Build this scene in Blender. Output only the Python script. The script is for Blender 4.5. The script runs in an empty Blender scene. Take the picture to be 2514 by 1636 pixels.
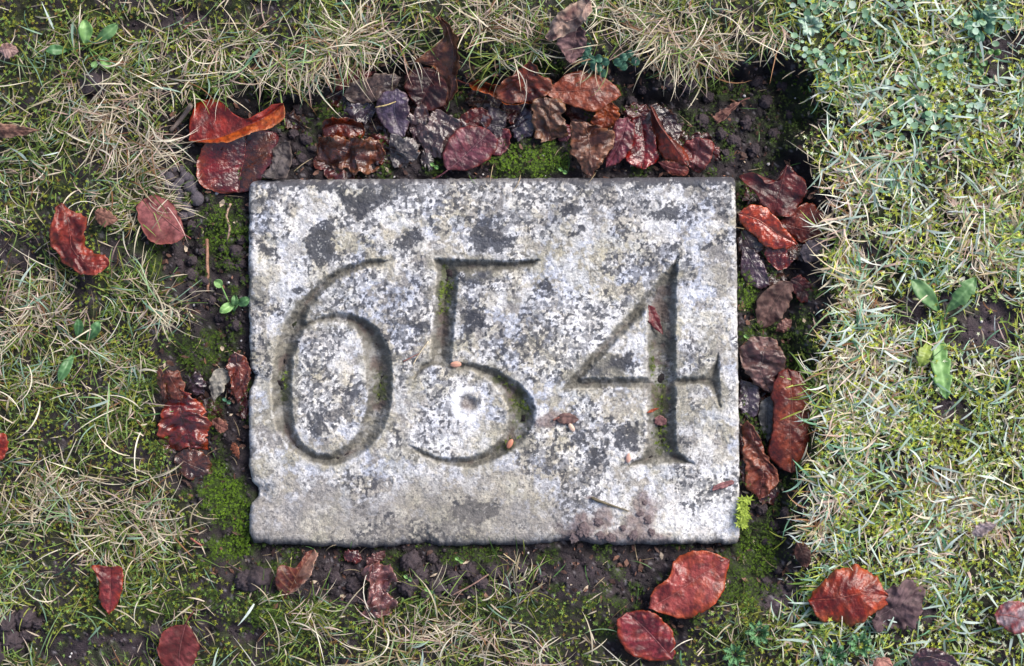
import bpy, math, random
import numpy as np
from mathutils import Vector

random.seed(7)
RNG = np.random.default_rng(7)
scene = bpy.context.scene
COL = scene.collection

# ------------------------------------------------------------------ camera, sky, sun, exposure
S = 0.00033                 # metres for one unit of the layout plan (plan is 2514 x 1636 units)
CAM_H = 1.35
cam_d = bpy.data.cameras.new('camera'); cam = bpy.data.objects.new('camera', cam_d); COL.objects.link(cam)
cam.location = (0, 0, CAM_H); cam.rotation_euler = (0, 0, 0)
cam_d.sensor_width = 36; cam_d.lens = 36 * CAM_H / (2514 * S)
cam_d.clip_start = 0.05; cam_d.clip_end = 200
scene.camera = cam

SUN_EL, SUN_AZ = math.radians(42), math.radians(50)      # azimuth from +Y towards +X (up and to the right)
w = bpy.data.worlds.new('World'); scene.world = w; w.use_nodes = True
nt = w.node_tree; nt.nodes.clear()
sky = nt.nodes.new('ShaderNodeTexSky'); sky.sky_type = 'NISHITA'; sky.sun_disc = False
sky.sun_elevation = SUN_EL; sky.sun_rotation = SUN_AZ; sky.air_density = 1.0; sky.dust_density = 4.0; sky.ozone_density = 1.0
bg = nt.nodes.new('ShaderNodeBackground'); bg.inputs[1].default_value = 0.085
wo = nt.nodes.new('ShaderNodeOutputWorld')
nt.links.new(sky.outputs[0], bg.inputs[0]); nt.links.new(bg.outputs[0], wo.inputs[0])

sd = bpy.data.lights.new('sun', 'SUN'); sd.energy = 1.5; sd.angle = math.radians(30); sd.color = (1.0, 0.97, 0.93)
sun = bpy.data.objects.new('sun', sd); COL.objects.link(sun)
dv = Vector((math.sin(SUN_AZ) * math.cos(SUN_EL), math.cos(SUN_AZ) * math.cos(SUN_EL), math.sin(SUN_EL)))
sun.rotation_euler = (-dv).to_track_quat('-Z', 'Y').to_euler(); sun.location = dv * 5
scene.view_settings.view_transform = 'Standard'; scene.view_settings.look = 'None'
scene.view_settings.gamma = 1; scene.view_settings.use_curve_mapping = False
scene.view_settings.exposure = 1.2
scene.render.engine = 'CYCLES'

# ------------------------------------------------------------------ numeric helpers
def lin(r, g, b):
    f = lambda c: (c / 255 / 12.92) if c <= 10 else ((c / 255 + 0.055) / 1.055) ** 2.4
    return np.array([f(r), f(g), f(b)])

def _hash(ix, iy, seed):
    n = (ix.astype(np.int64) * 374761393 + iy.astype(np.int64) * 668265263 + seed * 1442695041) & 0x7fffffff
    n = ((n ^ (n >> 13)) * 1274126177) & 0x7fffffff
    n = (n ^ (n >> 16)) & 0xffff
    return n / 65535.0

def vnoise(x, y, seed=0):
    ix = np.floor(x); iy = np.floor(y); fx = x - ix; fy = y - iy
    fx = fx * fx * fx * (fx * (fx * 6 - 15) + 10); fy = fy * fy * fy * (fy * (fy * 6 - 15) + 10)
    a = _hash(ix, iy, seed); b = _hash(ix + 1, iy, seed); c = _hash(ix, iy + 1, seed); d = _hash(ix + 1, iy + 1, seed)
    return (a * (1 - fx) + b * fx) * (1 - fy) + (c * (1 - fx) + d * fx) * fy

def fbm(x, y, octv=4, seed=0, gain=0.5):
    t = 0; amp = 1; tot = 0
    for i in range(octv):
        c, s = math.cos(0.6 * i), math.sin(0.6 * i)
        t = t + amp * vnoise((x * c - y * s) * 2 ** i + 17.3 * i, (x * s + y * c) * 2 ** i - 9.1 * i, seed + i * 31)
        tot += amp; amp *= gain
    return t / tot            # 0..1, mean 0.5

def sstep(a, b, x):
    t = np.clip((x - a) / (b - a), 0, 1); return t * t * (3 - 2 * t)

def worley(x, y, seed=0):
    ix = np.floor(x); iy = np.floor(y); best = np.full(np.shape(x), 9.0); idv = np.zeros(np.shape(x))
    for dx in (-1, 0, 1):
        for dy in (-1, 0, 1):
            cx = ix + dx; cy = iy + dy
            px = cx + _hash(cx, cy, seed); py = cy + _hash(cx, cy, seed + 99)
            d = np.hypot(px - x, py - y)
            m = d < best
            best = np.where(m, d, best); idv = np.where(m, _hash(cx, cy, seed + 7), idv)
    return best, idv

def sdf(px, py, polys):
    """signed distance (negative inside, even-odd) in plan units to closed polygons"""
    px = np.asarray(px, float); py = np.asarray(py, float)
    d2 = np.full(px.shape, 1e12); ins = np.zeros(px.shape, bool)
    for poly in polys:
        n = len(poly)
        for i in range(n):
            ax, ay = poly[i]; bx, by = poly[(i + 1) % n]
            ex, ey = bx - ax, by - ay
            L = ex * ex + ey * ey + 1e-9
            t = np.clip(((px - ax) * ex + (py - ay) * ey) / L, 0, 1)
            d2 = np.minimum(d2, (px - ax - t * ex) ** 2 + (py - ay - t * ey) ** 2)
            if ay != by:
                c = ((ay > py) != (by > py)) & (px < (bx - ax) * (py - ay) / (by - ay) + ax)
                ins ^= c
    return np.where(ins, -1, 1) * np.sqrt(d2)

def sdf_box(px, py, polys, margin, far):
    xs = [p[0] for q in polys for p in q]; ys = [p[1] for q in polys for p in q]
    m = (px > min(xs) - margin) & (px < max(xs) + margin) & (py > min(ys) - margin) & (py < max(ys) + margin)
    out = np.full(px.shape, float(far))
    if m.any(): out[m] = sdf(px[m], py[m], polys)
    return out

def W(x, y, z=0.0):
    """plan units + height (m) -> world, so that the plan is as seen from above at that height"""
    k = 1 - np.asarray(z) / CAM_H
    return (np.asarray(x) - 1257) * S * k, (818 - np.asarray(y)) * S * k, np.asarray(z) + 0 * np.asarray(x)

def catmull(P, n):
    P = np.array(P, float)
    if len(P) == 1: return np.repeat(P, n, 0)
    ch = np.concatenate([[0], np.cumsum(np.linalg.norm(np.diff(P[:, :2], axis=0), axis=1) + 1e-6)]); ch /= ch[-1]
    t = np.linspace(0, 1, n)
    i = np.clip(np.searchsorted(ch, t, side='right') - 1, 0, len(P) - 2)
    u = ((t - ch[i]) / (ch[i + 1] - ch[i]))[:, None]
    p1 = P[i]; p2 = P[i + 1]
    h = (ch[i + 1] - ch[i])[:, None]
    tang = np.zeros_like(P)
    for k in range(len(P)):
        a = max(k - 1, 0); b = min(k + 1, len(P) - 1)
        tang[k] = (P[b] - P[a]) / (ch[b] - ch[a])
    m1 = tang[i] * h; m2 = tang[i + 1] * h
    return (2 * u**3 - 3 * u**2 + 1) * p1 + (u**3 - 2 * u**2 + u) * m1 + (-2 * u**3 + 3 * u**2) * p2 + (u**3 - u**2) * m2

def mixc(a, b, t): return a[None] * (1 - t[:, None]) + b[None] * t[:, None]

# ------------------------------------------------------------------ mesh / object helpers
def mesh_np(name, verts, faces, mat, col=None, smooth=True, parent=None, link=True):
    """verts (N,3); faces: list of int arrays (M,k)"""
    me = bpy.data.meshes.new(name)
    verts = np.asarray(verts, np.float32)
    if not isinstance(faces, list): faces = [faces]
    faces = [np.asarray(f, np.int32) for f in faces if len(f)]
    loops = np.concatenate([f.ravel() for f in faces]); tot = np.concatenate([np.full(len(f), f.shape[1], np.int32) for f in faces])
    st = np.concatenate([[0], np.cumsum(tot)[:-1]]).astype(np.int32)
    me.vertices.add(len(verts)); me.vertices.foreach_set('co', verts.ravel())
    me.loops.add(len(loops)); me.loops.foreach_set('vertex_index', loops)
    me.polygons.add(len(tot)); me.polygons.foreach_set('loop_start', st)
    me.update(calc_edges=True)
    me.polygons.foreach_set('use_smooth', np.full(len(tot), smooth, bool))
    if col is not None:
        a = me.attributes.new('col', 'FLOAT_COLOR', 'POINT')
        c = np.ones((len(verts), 4), np.float32); c[:, :col.shape[1]] = col
        a.data.foreach_set('color', c.ravel())
    me.materials.append(mat)
    o = bpy.data.objects.new(name, me)
    if link: COL.objects.link(o)
    if parent is not None: o.parent = parent
    return o

def tag(o, label=None, cat=None, group=None, kind=None):
    if label: o['label'] = label
    if cat: o['category'] = cat
    if group: o['group'] = group
    if kind: o['kind'] = kind
    return o

def empty(name, loc):
    o = bpy.data.objects.new(name, None); o.empty_display_size = 0.01; COL.objects.link(o); o.location = loc
    return o

def adopt(child, root):
    child.parent = root; child.matrix_parent_inverse = root.matrix_basis.inverted(); return child

def grid_faces(nu, nv, off=0):
    i = np.arange(nu - 1)[:, None] * nv + np.arange(nv - 1)[None, :]
    i = i.ravel() + off
    return np.stack([i, i + 1, i + nv + 1, i + nv], 1)

def tube(path, rad, k=6):
    path = np.asarray(path, float); n = len(path); rad = np.broadcast_to(rad, (n,))
    tan = np.gradient(path, axis=0); tan /= np.linalg.norm(tan, axis=1)[:, None] + 1e-12
    up = np.tile([0.01, 0.02, 1.0], (n, 1)); side = np.cross(tan, up)
    bad = np.linalg.norm(side, axis=1) < 0.2
    side[bad] = np.cross(tan[bad], [1.0, 0, 0.1]); side /= np.linalg.norm(side, axis=1)[:, None]
    nrm = np.cross(side, tan)
    a = np.linspace(0, 2 * math.pi, k, endpoint=False)
    v = path[:, None, :] + rad[:, None, None] * (np.cos(a)[None, :, None] * side[:, None, :] + np.sin(a)[None, :, None] * nrm[:, None, :])
    f = []
    for j in range(k):
        i = np.arange(n - 1) * k
        f.append(np.stack([i + j, i + (j + 1) % k, i + k + (j + 1) % k, i + k + j], 1))
    caps = np.array([list(range(k))[::-1], [(n - 1) * k + j for j in range(k)]])
    return v.reshape(-1, 3), [np.concatenate(f), caps]

def icosphere(sub):
    t = (1 + 5 ** .5) / 2
    v = [(-1, t, 0), (1, t, 0), (-1, -t, 0), (1, -t, 0), (0, -1, t), (0, 1, t), (0, -1, -t), (0, 1, -t), (t, 0, -1), (t, 0, 1), (-t, 0, -1), (-t, 0, 1)]
    f = [(0, 11, 5), (0, 5, 1), (0, 1, 7), (0, 7, 10), (0, 10, 11), (1, 5, 9), (5, 11, 4), (11, 10, 2), (10, 7, 6), (7, 1, 8), (3, 9, 4), (3, 4, 2), (3, 2, 6), (3, 6, 8), (3, 8, 9), (4, 9, 5), (2, 4, 11), (6, 2, 10), (8, 6, 7), (9, 8, 1)]
    v = [np.array(p) / np.linalg.norm(p) for p in v]
    for _ in range(sub):
        cache = {}; nf = []
        def mid(a, b):
            k = (min(a, b), max(a, b))
            if k not in cache:
                m = v[a] + v[b]; v.append(m / np.linalg.norm(m)); cache[k] = len(v) - 1
            return cache[k]
        for a, b, c in f:
            x, y, z = mid(a, b), mid(b, c), mid(c, a)
            nf += [(a, x, z), (b, y, x), (c, z, y), (x, y, z)]
        f = nf
    return np.array(v), np.array(f)

# ------------------------------------------------------------------ materials
def new_mat(name):
    m = bpy.data.materials.new(name); m.use_nodes = True
    n = m.node_tree.nodes; l = m.node_tree.links; b = n['Principled BSDF']
    return m, n, l, b

def attr_mat(name, rough=0.8, spec=0.3, noise_scale=400, noise_amt=0.25, bump=0.0, bump_scale=600, bump_dist=0.0006, coat=0.0, transl=0.0, rough_var=0.0):
    m, n, l, b = new_mat(name)
    a = n.new('ShaderNodeAttribute'); a.attribute_name = 'col'
    tc = n.new('ShaderNodeTexCoord')
    ns = n.new('ShaderNodeTexNoise'); ns.inputs['Scale'].default_value = noise_scale; ns.inputs['Detail'].default_value = 5
    l.new(tc.outputs['Object'], ns.inputs['Vector'])
    mr = n.new('ShaderNodeMapRange'); mr.inputs[1].default_value = 0.25; mr.inputs[2].default_value = 0.75
    mr.inputs[3].default_value = 1 - noise_amt; mr.inputs[4].default_value = 1 + noise_amt
    l.new(ns.outputs['Fac'], mr.inputs[0])
    mx = n.new('ShaderNodeVectorMath'); mx.operation = 'SCALE'
    l.new(a.outputs['Color'], mx.inputs[0]); l.new(mr.outputs[0], mx.inputs['Scale'])
    l.new(mx.outputs[0], b.inputs['Base Color'])
    b.inputs['Roughness'].default_value = rough; b.inputs['Specular IOR Level'].default_value = spec
    if rough_var:
        r2 = n.new('ShaderNodeMapRange'); r2.inputs[1].default_value = 0.3; r2.inputs[2].default_value = 0.7
        r2.inputs[3].default_value = rough - rough_var; r2.inputs[4].default_value = rough + rough_var
        n3 = n.new('ShaderNodeTexNoise'); n3.inputs['Scale'].default_value = noise_scale * 0.3; l.new(tc.outputs['Object'], n3.inputs['Vector'])
        l.new(n3.outputs['Fac'], r2.inputs[0]); l.new(r2.outputs[0], b.inputs['Roughness'])
    if coat:
        b.inputs['Coat Weight'].default_value = coat; b.inputs['Coat Roughness'].default_value = 0.26
    if bump:
        n2 = n.new('ShaderNodeTexNoise'); n2.inputs['Scale'].default_value = bump_scale; n2.inputs['Detail'].default_value = 4
        l.new(tc.outputs['Object'], n2.inputs['Vector'])
        bp = n.new('ShaderNodeBump'); bp.inputs['Strength'].default_value = bump; bp.inputs['Distance'].default_value = bump_dist
        l.new(n2.outputs['Fac'], bp.inputs['Height']); l.new(bp.outputs[0], b.inputs['Normal'])
        if coat: l.new(bp.outputs[0], b.inputs['Coat Normal'])
    if transl:
        tr = n.new('ShaderNodeBsdfTranslucent'); l.new(mx.outputs[0], tr.inputs['Color'])
        ms = n.new('ShaderNodeMixShader'); ms.inputs[0].default_value = transl
        l.new(b.outputs[0], ms.inputs[1]); l.new(tr.outputs[0], ms.inputs[2])
        l.new(ms.outputs[0], n['Material Output'].inputs['Surface'])
    return m

M_STONE = attr_mat('lichened_stone', 0.8, 0.35, 900, 0.2, 0.7, 700, 0.0009)
M_SOIL = attr_mat('damp_soil', 0.72, 0.35, 500, 0.35, 0.9, 900, 0.0012, rough_var=0.2)
M_CLOD = attr_mat('soil_crumb', 0.66, 0.35, 600, 0.3, 0.8, 1100, 0.0008)
M_GRASS = attr_mat('grass_blade', 0.5, 0.4, 300, 0.12, transl=0.25)
M_MOSS = attr_mat('moss', 0.6, 0.35, 500, 0.2, transl=0.2)
M_LEAF = attr_mat('wet_beech_leaf', 0.42, 0.55, 240, 0.38, 0.9, 420, 0.0010, coat=0.3, transl=0.12, rough_var=0.15)
M_SOAKED = attr_mat('soaked_leaf', 0.30, 0.6, 240, 0.35, 0.9, 380, 0.0013, coat=1.0, transl=0.05, rough_var=0.12)
M_DRY = attr_mat('dull_leaf', 0.62, 0.35, 350, 0.22, 0.6, 600, 0.0006, transl=0.1)
M_WEED = attr_mat('weed_leaf', 0.42, 0.45, 300, 0.12, 0.3, 500, 0.0004, transl=0.2)
M_TWIG = attr_mat('twig', 0.65, 0.35, 700, 0.3, 0.6, 900, 0.0004)

# ------------------------------------------------------------------ plan of the site (plan units)
TRENCH = [(405, 262), (500, 218), (620, 208), (740, 188), (800, 152), (900, 146), (1010, 128), (1060, 60), (1120, 62), (1150, 150), (1290, 150), (1380, 130),
          (1470, 172), (1600, 150), (1700, 152), (1800, 138), (1900, 136), (1995, 165), (2022, 260), (2005, 350), (2010, 430), (2040, 500), (2050, 600), (2030, 690),
          (2000, 770), (2025, 860), (1995, 930), (2005, 1050), (1990, 1150), (2000, 1250), (1975, 1330), (1950, 1390), (1880, 1470), (1790, 1480), (1700, 1560), (1620, 1650), (1520, 1640), (1500, 1470), (1380, 1440),
          (1200, 1455), (1050, 1470), (930, 1500), (800, 1475), (690, 1480), (590, 1465), (520, 1400), (490, 1320), (480, 1230), (440, 1170),
          (395, 1110), (380, 1000), (400, 900), (470, 830), (455, 770), (395, 690), (372, 620), (350, 560), (370, 480), (368, 400), (380, 320)]
BARE = [(235, 207, 40, 34), (2405, 790, 120, 80), (2205, 760, 75, 45), (2460, 140, 75, 70), (2330, 1010, 50, 30), (2130, 640, 40, 40), (40, 1545, 75, 60), (280, 1590, 110, 50), (40, 620, 60, 60), (600, 1560, 60, 30),
        (1560, 1560, 120, 60), (330, 60, 60, 20), (1900, 1450, 70, 60), (150, 1600, 90, 40), (440, 45, 60, 30), (640, 20, 50, 25), (2230, 1500, 70, 40), (320, 610, 90, 50), (450, 1560, 90, 60)]

def trench_sd(x, y):
    wx = x + (fbm(x / 70, y / 70, 4, 11) - .5) * 110; wy = y + (fbm(x / 70, y / 70, 4, 23) - .5) * 110
    return sdf_box(wx, wy, [TRENCH], 260, 260)

def bare_amt(x, y):
    b = np.zeros(np.shape(x))
    nz = (fbm(x / 45, y / 45, 4, 77) - .5) * 1.1
    for cx, cy, rx, ry in BARE:
        b = np.maximum(b, 1 - sstep(0.75, 1.1, np.hypot((x - cx) / rx, (y - cy) / ry) + nz))
    return b

def ground_h(x, y, sd=None):
    """height (m) of the soil surface"""
    x = np.asarray(x, float); y = np.asarray(y, float)
    if sd is None: sd = trench_sd(x, y)
    turf = sstep(-75, 26, sd)
    right = sstep(1500, 2000, x); top = 1 - sstep(200, 420, y); bot = sstep(1340, 1440, y)
    z_t = -0.004 + 0.008 * right + 0.006 * top * (1 - right)
    deep = -0.016 - 0.008 * right * (1 - bot) - 0.008 * top + 0.006 * bot
    base = deep * (1 - turf) + z_t * turf
    wd, wid = worley(x / 26, y / 26, 5)
    lump = (1 - np.clip(wd, 0, 1) ** 2) * (0.3 + wid) * 0.0042
    wd2, wid2 = worley(x / 11, y / 11, 8)
    lump2 = (1 - np.clip(wd2, 0, 1) ** 2) * 0.0013
    rough = (fbm(x / 120, y / 120, 4, 3) - .5) * 0.010 + (fbm(x / 14, y / 14, 3, 41) - .5) * 0.0036
    k = 1 - 0.6 * turf
    return base + rough + (lump + lump2) * k - 0.004 * bare_amt(x, y)

MOSS_SPOTS = [(1310, 392, 95, 48, 1.0), (545, 560, 65, 85, .8), (560, 640, 40, 30, .5), (545, 1210, 65, 80, 1.0), (575, 1345, 55, 40, 1.0), (590, 1270, 28, 60, 1.0), (1160, 1365, 80, 24, .6), (960, 1400, 40, 25, .5), (1835, 715, 28, 55, .9),
              (1870, 820, 90, 30, .6), (1860, 1355, 70, 70, .9), (1830, 1430, 60, 90, .7), (680, 1390, 60, 22, .7), (1830, 480, 30, 40, .6), (1960, 850, 50, 80, .5), (500, 860, 70, 60, .6), (300, 1470, 190, 80, .5), (1330, 160, 60, 26, .5), (840, 180, 70, 26, .4),
              (1700, 310, 60, 50, .35), (1920, 300, 70, 90, .3), (1990, 1040, 30, 120, .4), (700, 1500, 140, 40, .6), (1200, 1500, 300, 26, .4), (480, 270, 60, 30, .4), (1120, 300, 26, 40, .4), (1060, 410, 30, 16, .5), (600, 330, 40, 20, .3)]

def moss_amt(x, y, seed=61):
    b = np.zeros(np.shape(x)); nz = (fbm(x / 30, y / 30, 4, seed) - .5) * 1.3
    for cx, cy, rx, ry, a in MOSS_SPOTS:
        b = np.maximum(b, a * (1 - sstep(0.6, 1.15, np.hypot((x - cx) / rx, (y - cy) / ry) + nz)))
    b = np.maximum(b, .55 * sstep(.56, .68, fbm(x / 38, y / 38, 4, seed + 5)))
    return b

# ------------------------------------------------------------------ ground
def axis(lo, hi, step, far):
    a = list(np.arange(lo, hi + step / 2, step)); st = step; p = hi
    while p < far: st *= 1.25; p += st; a.append(p)
    st = step; p = lo; pre = []
    while p > -far: st *= 1.25; p -= st; pre.append(p)
    return np.array(pre[::-1] + a)

gx = axis(-0.455, 0.455, 0.00175, 30); gy = axis(-0.305, 0.305, 0.00175, 30)
GX, GY = np.meshgrid(gx, gy, indexing='ij')
px = GX / S + 1257; py = 818 - GY / S
SDG = trench_sd(px.ravel(), py.ravel()).reshape(px.shape)
near = sstep(0, 1, np.clip((3.0 - np.hypot(GX, GY)) / 2.0, 0, 1))
GZ = ground_h(px, py, SDG) * near + (1 - near) * (0.006 + (fbm(GX / 3, GY / 3, 3, 9) - .5) * 0.25)
turf = sstep(-25, 30, SDG)
soil_n = fbm(px / 40, py / 40, 5, 101); soil_f = fbm(px / 9, py / 9, 3, 131)
soil = lin(12, 10, 12)[None, None] * (1 - soil_n[..., None]) + lin(52, 43, 48)[None, None] * soil_n[..., None]
soil = soil * (0.55 + 0.9 * soil_f[..., None])
wet = sstep(0, 1, (1 - sstep(180, 430, py)) * 1.0)[..., None] * (1 - turf[..., None])  # mask that darkens the soil in the upper part of the bed
soil = soil * (1 - 0.42 * wet)
dry = (sstep(1340, 1400, py) * (1 - sstep(1500, 1560, py)))[..., None]
bz = bare_amt(px, py)[..., None] * turf[..., None]
soil = soil * (1 + .45 * dry) * (1 + 1.3 * bz * sstep(1500, 2000, px)[..., None] + .5 * bz)  # bare lawn soil paled: partly dry, partly its lit look put into colour
mossc = lin(44, 62, 12) * 1.0
lawnm = lin(32, 36, 14)
lm = (turf * sstep(0.42, 0.6, fbm(px / 70, py / 70, 4, 203)) * (1 - bare_amt(px, py)))[..., None]
gc = soil * (1 - 0.75 * lm) + lawnm * 0.75 * lm
mm = moss_amt(px, py)[..., None]
gc = gc * (1 - 0.85 * mm) + mossc * (0.5 + 1.0 * soil_f[..., None]) * 0.85 * mm
stones = (soil_f > 0.78)[..., None] * 1.0
gc = gc * (1 - stones * 0.4) + lin(150, 145, 150) * stones * 0.4
farm = (1 - near)[..., None]
gc = gc * (1 - farm) + (lin(96, 104, 52) * (0.6 + 0.8 * soil_n[..., None])) * farm
nu, nv = GX.shape
V = np.stack([GX, GY, GZ], -1).reshape(-1, 3)
ground = mesh_np('ground', V, grid_faces(nu, nv)[:, ::-1], M_SOIL, gc.reshape(-1, 3))
tag(ground, 'dark damp soil bed under the lawn and round the numbered stone', 'ground', kind='structure')

# ------------------------------------------------------------------ the numbered stone
SIX_O = [(950, 641), (925, 638), (899, 640), (850, 653), (805, 678), (767, 710), (728, 751), (703, 790), (684, 838), (672, 895), (667, 945), (669, 1009), (682, 1058), (710, 1100), (754, 1132), (803, 1146),
         (850, 1136), (900, 1106), (938, 1061), (957, 1003), (963, 935), (957, 870), (944, 836), (925, 805), (897, 784), (862, 772), (826, 769), (788, 776), (755, 793), (747, 785), (760, 757), (792, 716), (834, 684), (883, 662), (930, 651)]
SIX_I = [(745, 812), (762, 799), (790, 791), (832, 790), (866, 801), (887, 829), (896, 890), (903, 945), (900, 1006), (882, 1056), (850, 1096), (812, 1116), (778, 1115), (746, 1096), (727, 1068), (718, 1025), (714, 945), (719, 880), (730, 840)]
FIVE = [(1064, 636), (1150, 640), (1240, 642), (1318, 637), (1324, 640), (1306, 655), (1262, 664), (1180, 668), (1126, 670), (1123, 690), (1115, 780), (1106, 886), (1112, 893), (1160, 893), (1205, 904), (1245, 924), (1280, 948), (1305, 976), (1315, 1006), (1311, 1038), (1293, 1070),
        (1255, 1108), (1203, 1137), (1155, 1149), (1108, 1145), (1060, 1131), (1026, 1112), (1002, 1094), (1030, 1106), (1062, 1120), (1109, 1127), (1155, 1123), (1196, 1106), (1228, 1078), (1246, 1042), (1248, 1005), (1232, 966),
        (1200, 932), (1157, 909), (1109, 902), (1062, 899), (1036, 908), (1016, 930), (1034, 898), (1056, 884), (1064, 780), (1073, 668)]
FOUR_O = [(1664, 632), (1659, 700), (1658, 800), (1658, 927), (1712, 928), (1740, 916), (1757, 884), (1764, 868), (1765, 930), (1768, 1002), (1757, 978), (1740, 952), (1718, 943), (1658, 946), (1658, 1080), (1664, 1112), (1704, 1140), (1640, 1137), (1590, 1140), (1538, 1144), (1576, 1122), (1588, 1100),
          (1589, 953), (1458, 952), (1378, 958), (1390, 942), (1458, 862), (1540, 776), (1590, 718), (1632, 670)]
FOUR_I = [(1589, 762), (1523, 828), (1468, 886), (1430, 930), (1500, 929), (1589, 928)]
GLYPHS = [[SIX_O, SIX_I], [FIVE], [FOUR_O, FOUR_I]]

def interp(pts):
    a = np.array(pts, float); return lambda t: np.interp(t, a[:, 0], a[:, 1])
e_left = interp([(440, 622), (452, 613), (500, 611), (800, 612), (905, 614), (922, 626), (945, 622), (965, 611), (1000, 611), (1140, 612), (1185, 618), (1200, 634), (1222, 636), (1240, 618), (1270, 612), (1315, 613), (1340, 626)])
e_right = interp([(430, 1796), (445, 1804), (600, 1808), (900, 1812), (1200, 1815), (1325, 1815), (1340, 1808)])
e_top = interp([(605, 450), (622, 443), (800, 441), (1200, 439), (1500, 437), (1795, 435), (1815, 441)])
e_bot = interp([(605, 1326), (622, 1334), (700, 1336), (786, 1342), (915, 1345), (1044, 1333), (1100, 1342), (1200, 1336), (1297, 1339), (1394, 1326), (1480, 1336), (1600, 1338), (1700, 1334), (1805, 1336), (1818, 1328)])

NU, NV = 690, 515
u = np.linspace(0, 1, NU)[:, None] * np.ones((1, NV)); v = np.ones((NU, 1)) * np.linspace(0, 1, NV)[None, :]
yy0 = 440 + v * 898
lx = e_left(yy0) + (fbm(yy0 / 18, yy0 * 0 + 3, 3, 5) - .5) * 5; rx = e_right(yy0) + (fbm(yy0 / 22, yy0 * 0 + 9, 3, 6) - .5) * 3
sx = lx * (1 - u) + rx * u
ty = e_top(sx) + (fbm(sx / 22, sx * 0 + 5, 3, 7) - .5) * 4; by = e_bot(sx) + (fbm(sx / 18, sx * 0 + 2, 3, 8) - .5) * 8
sy = ty * (1 - v) + by * v
e = np.minimum(np.minimum(sx - lx, rx - sx), np.minimum(sy - ty, by - sy))
def edge_drop(d, R):
    q = np.clip((R - d) / R, 0, 1); return 1 - np.sqrt(np.clip(1 - q * q, 0, 1))
wob = fbm(sx / 70, sy / 70, 3, 15)
R_t, R_b, R_s = 15 + 10 * wob, 16 + 20 * wob, 9 + 10 * wob
sz = np.zeros_like(sx)
sz -= 0.0062 * edge_drop(sy - ty, R_t) + 0.0085 * edge_drop(by - sy, R_b) + 0.0035 * edge_drop(rx - sx, 7 + 4 * wob) + 0.0050 * edge_drop(sx - lx, R_s)
# chips and dents
for cx, cy, r, dep in [(628, 932, 22, .004), (640, 1212, 28, .006), (660, 610, 26, .0022), (708, 1262, 18, .002), (1044, 1330, 40, .004), (1394, 1324, 36, .003), (616, 748, 16, .003)]:
    sz -= dep * np.exp(-((sx - cx) ** 2 + (sy - cy) ** 2) / (r * r)) * (0.5 + fbm(sx / 12, sy / 12, 3, 19))
sz += (fbm(sx / 160, sy / 160, 3, 12) - .5) * 0.0022 + (fbm(sx / 26, sy / 26, 4, 13) - .5) * 0.0013 + (fbm(sx / 6, sy / 6, 3, 14) - .5) * 0.0007
# carved strokes: V cut, softened by weather
wxs = sx + (fbm(sx / 10, sy / 10, 3, 51) - .5) * 6; wys = sy + (fbm(sx / 10, sy / 10, 3, 52) - .5) * 6
g = np.full(sx.shape, 60.0)
for gl in GLYPHS: g = np.minimum(g, sdf_box(wxs, wys, gl, 60, 60))
inside = np.clip(-g + 3, 0, None)
dep = 0.0125 * np.tanh(inside * S * 1.75 / 0.0125) + (fbm(sx / 9, sy / 9, 3, 53) - .5) * .0016 * np.clip(inside / 10, 0, 1)
sz -= dep
pit = np.hypot(sx - 1152, sy - 990)
sz -= 0.0045 * np.exp(-(pit / 16) ** 4)

# colour: bare stone, pale lichen crust, blackish lichen, tan and olive staining
n1 = fbm(sx / 130, sy / 130, 5, 301); n2 = fbm(sx / 34, sy / 34, 5, 302); n3 = fbm(sx / 9, sy / 9, 4, 303); n4 = fbm(sx / 3.6, sy / 3.6, 2, 304)
bare_c = lin(150, 147, 146); tan_c = lin(186, 180, 166); pale_c = lin(208, 207, 208); white_c = lin(234, 234, 238); blue_c = lin(190, 195, 210); dark_c = lin(40, 44, 56); olive_c = lin(158, 154, 126)
A = lambda k: k[..., None]
low = sstep(1120, 1260, sy + (n1 - .5) * 220) * (1 - sstep(1250, 1520, sx + (n1 - .5) * 200) * 0.9)
c = np.ones(sx.shape)[..., None] * bare_c
c = c * (1 - .7 * A(sstep(.42, .66, n1))) + tan_c * .7 * A(sstep(.42, .66, n1))
lich = sstep(0.40, 0.49, n2 * 0.68 + n3 * 0.27 + n4 * 0.06 - 0.13 * low - 0.02) * (1 - 0.45 * low)
cool = sstep(.4, .62, fbm(sx / 90, sy / 90, 4, 305))
pc = pale_c * (1 - A(cool)) + blue_c * A(cool)
c = c * (1 - A(lich)) + pc * A(lich)
wh = sstep(0.53, 0.63, n3 * .35 + n2 * .5 + n4 * .15) * (1 - .7 * low)
c = c * (1 - .6 * A(wh)) + white_c * .6 * A(wh)
for sc_, sd_, th in ((78, 351, .36), (38, 352, .34), (20, 353, .30)):
    wdx, wid_ = worley(sx / sc_ + (n2 - .5) * 1.1, sy / sc_ + (fbm(sx / 30, sy / 30, 4, 354) - .5) * 1.1, sd_)
    e_ = wdx + (n3 - .5) * .35; on = (wid_ > .5) * (1 - .8 * low)
    body = (1 - sstep(th - .05, th, e_)) * on; rim = np.exp(-((e_ - th + .05) / .045) ** 2) * on
    tcol = np.where((wid_ > .78)[..., None], tan_c * 1.05, np.where((wid_ > .62)[..., None], white_c * .95, pale_c))
    c = c * (1 - .55 * A(body)) + tcol * .55 * A(body); c = c * (1 - .3 * A(rim)) + white_c * .3 * A(rim)
    sz += .00035 * body
ol = sstep(.55, .72, fbm(sx / 60, sy / 60, 4, 306)) * .28
c = c * (1 - A(ol)) + olive_c * A(ol)
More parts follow.
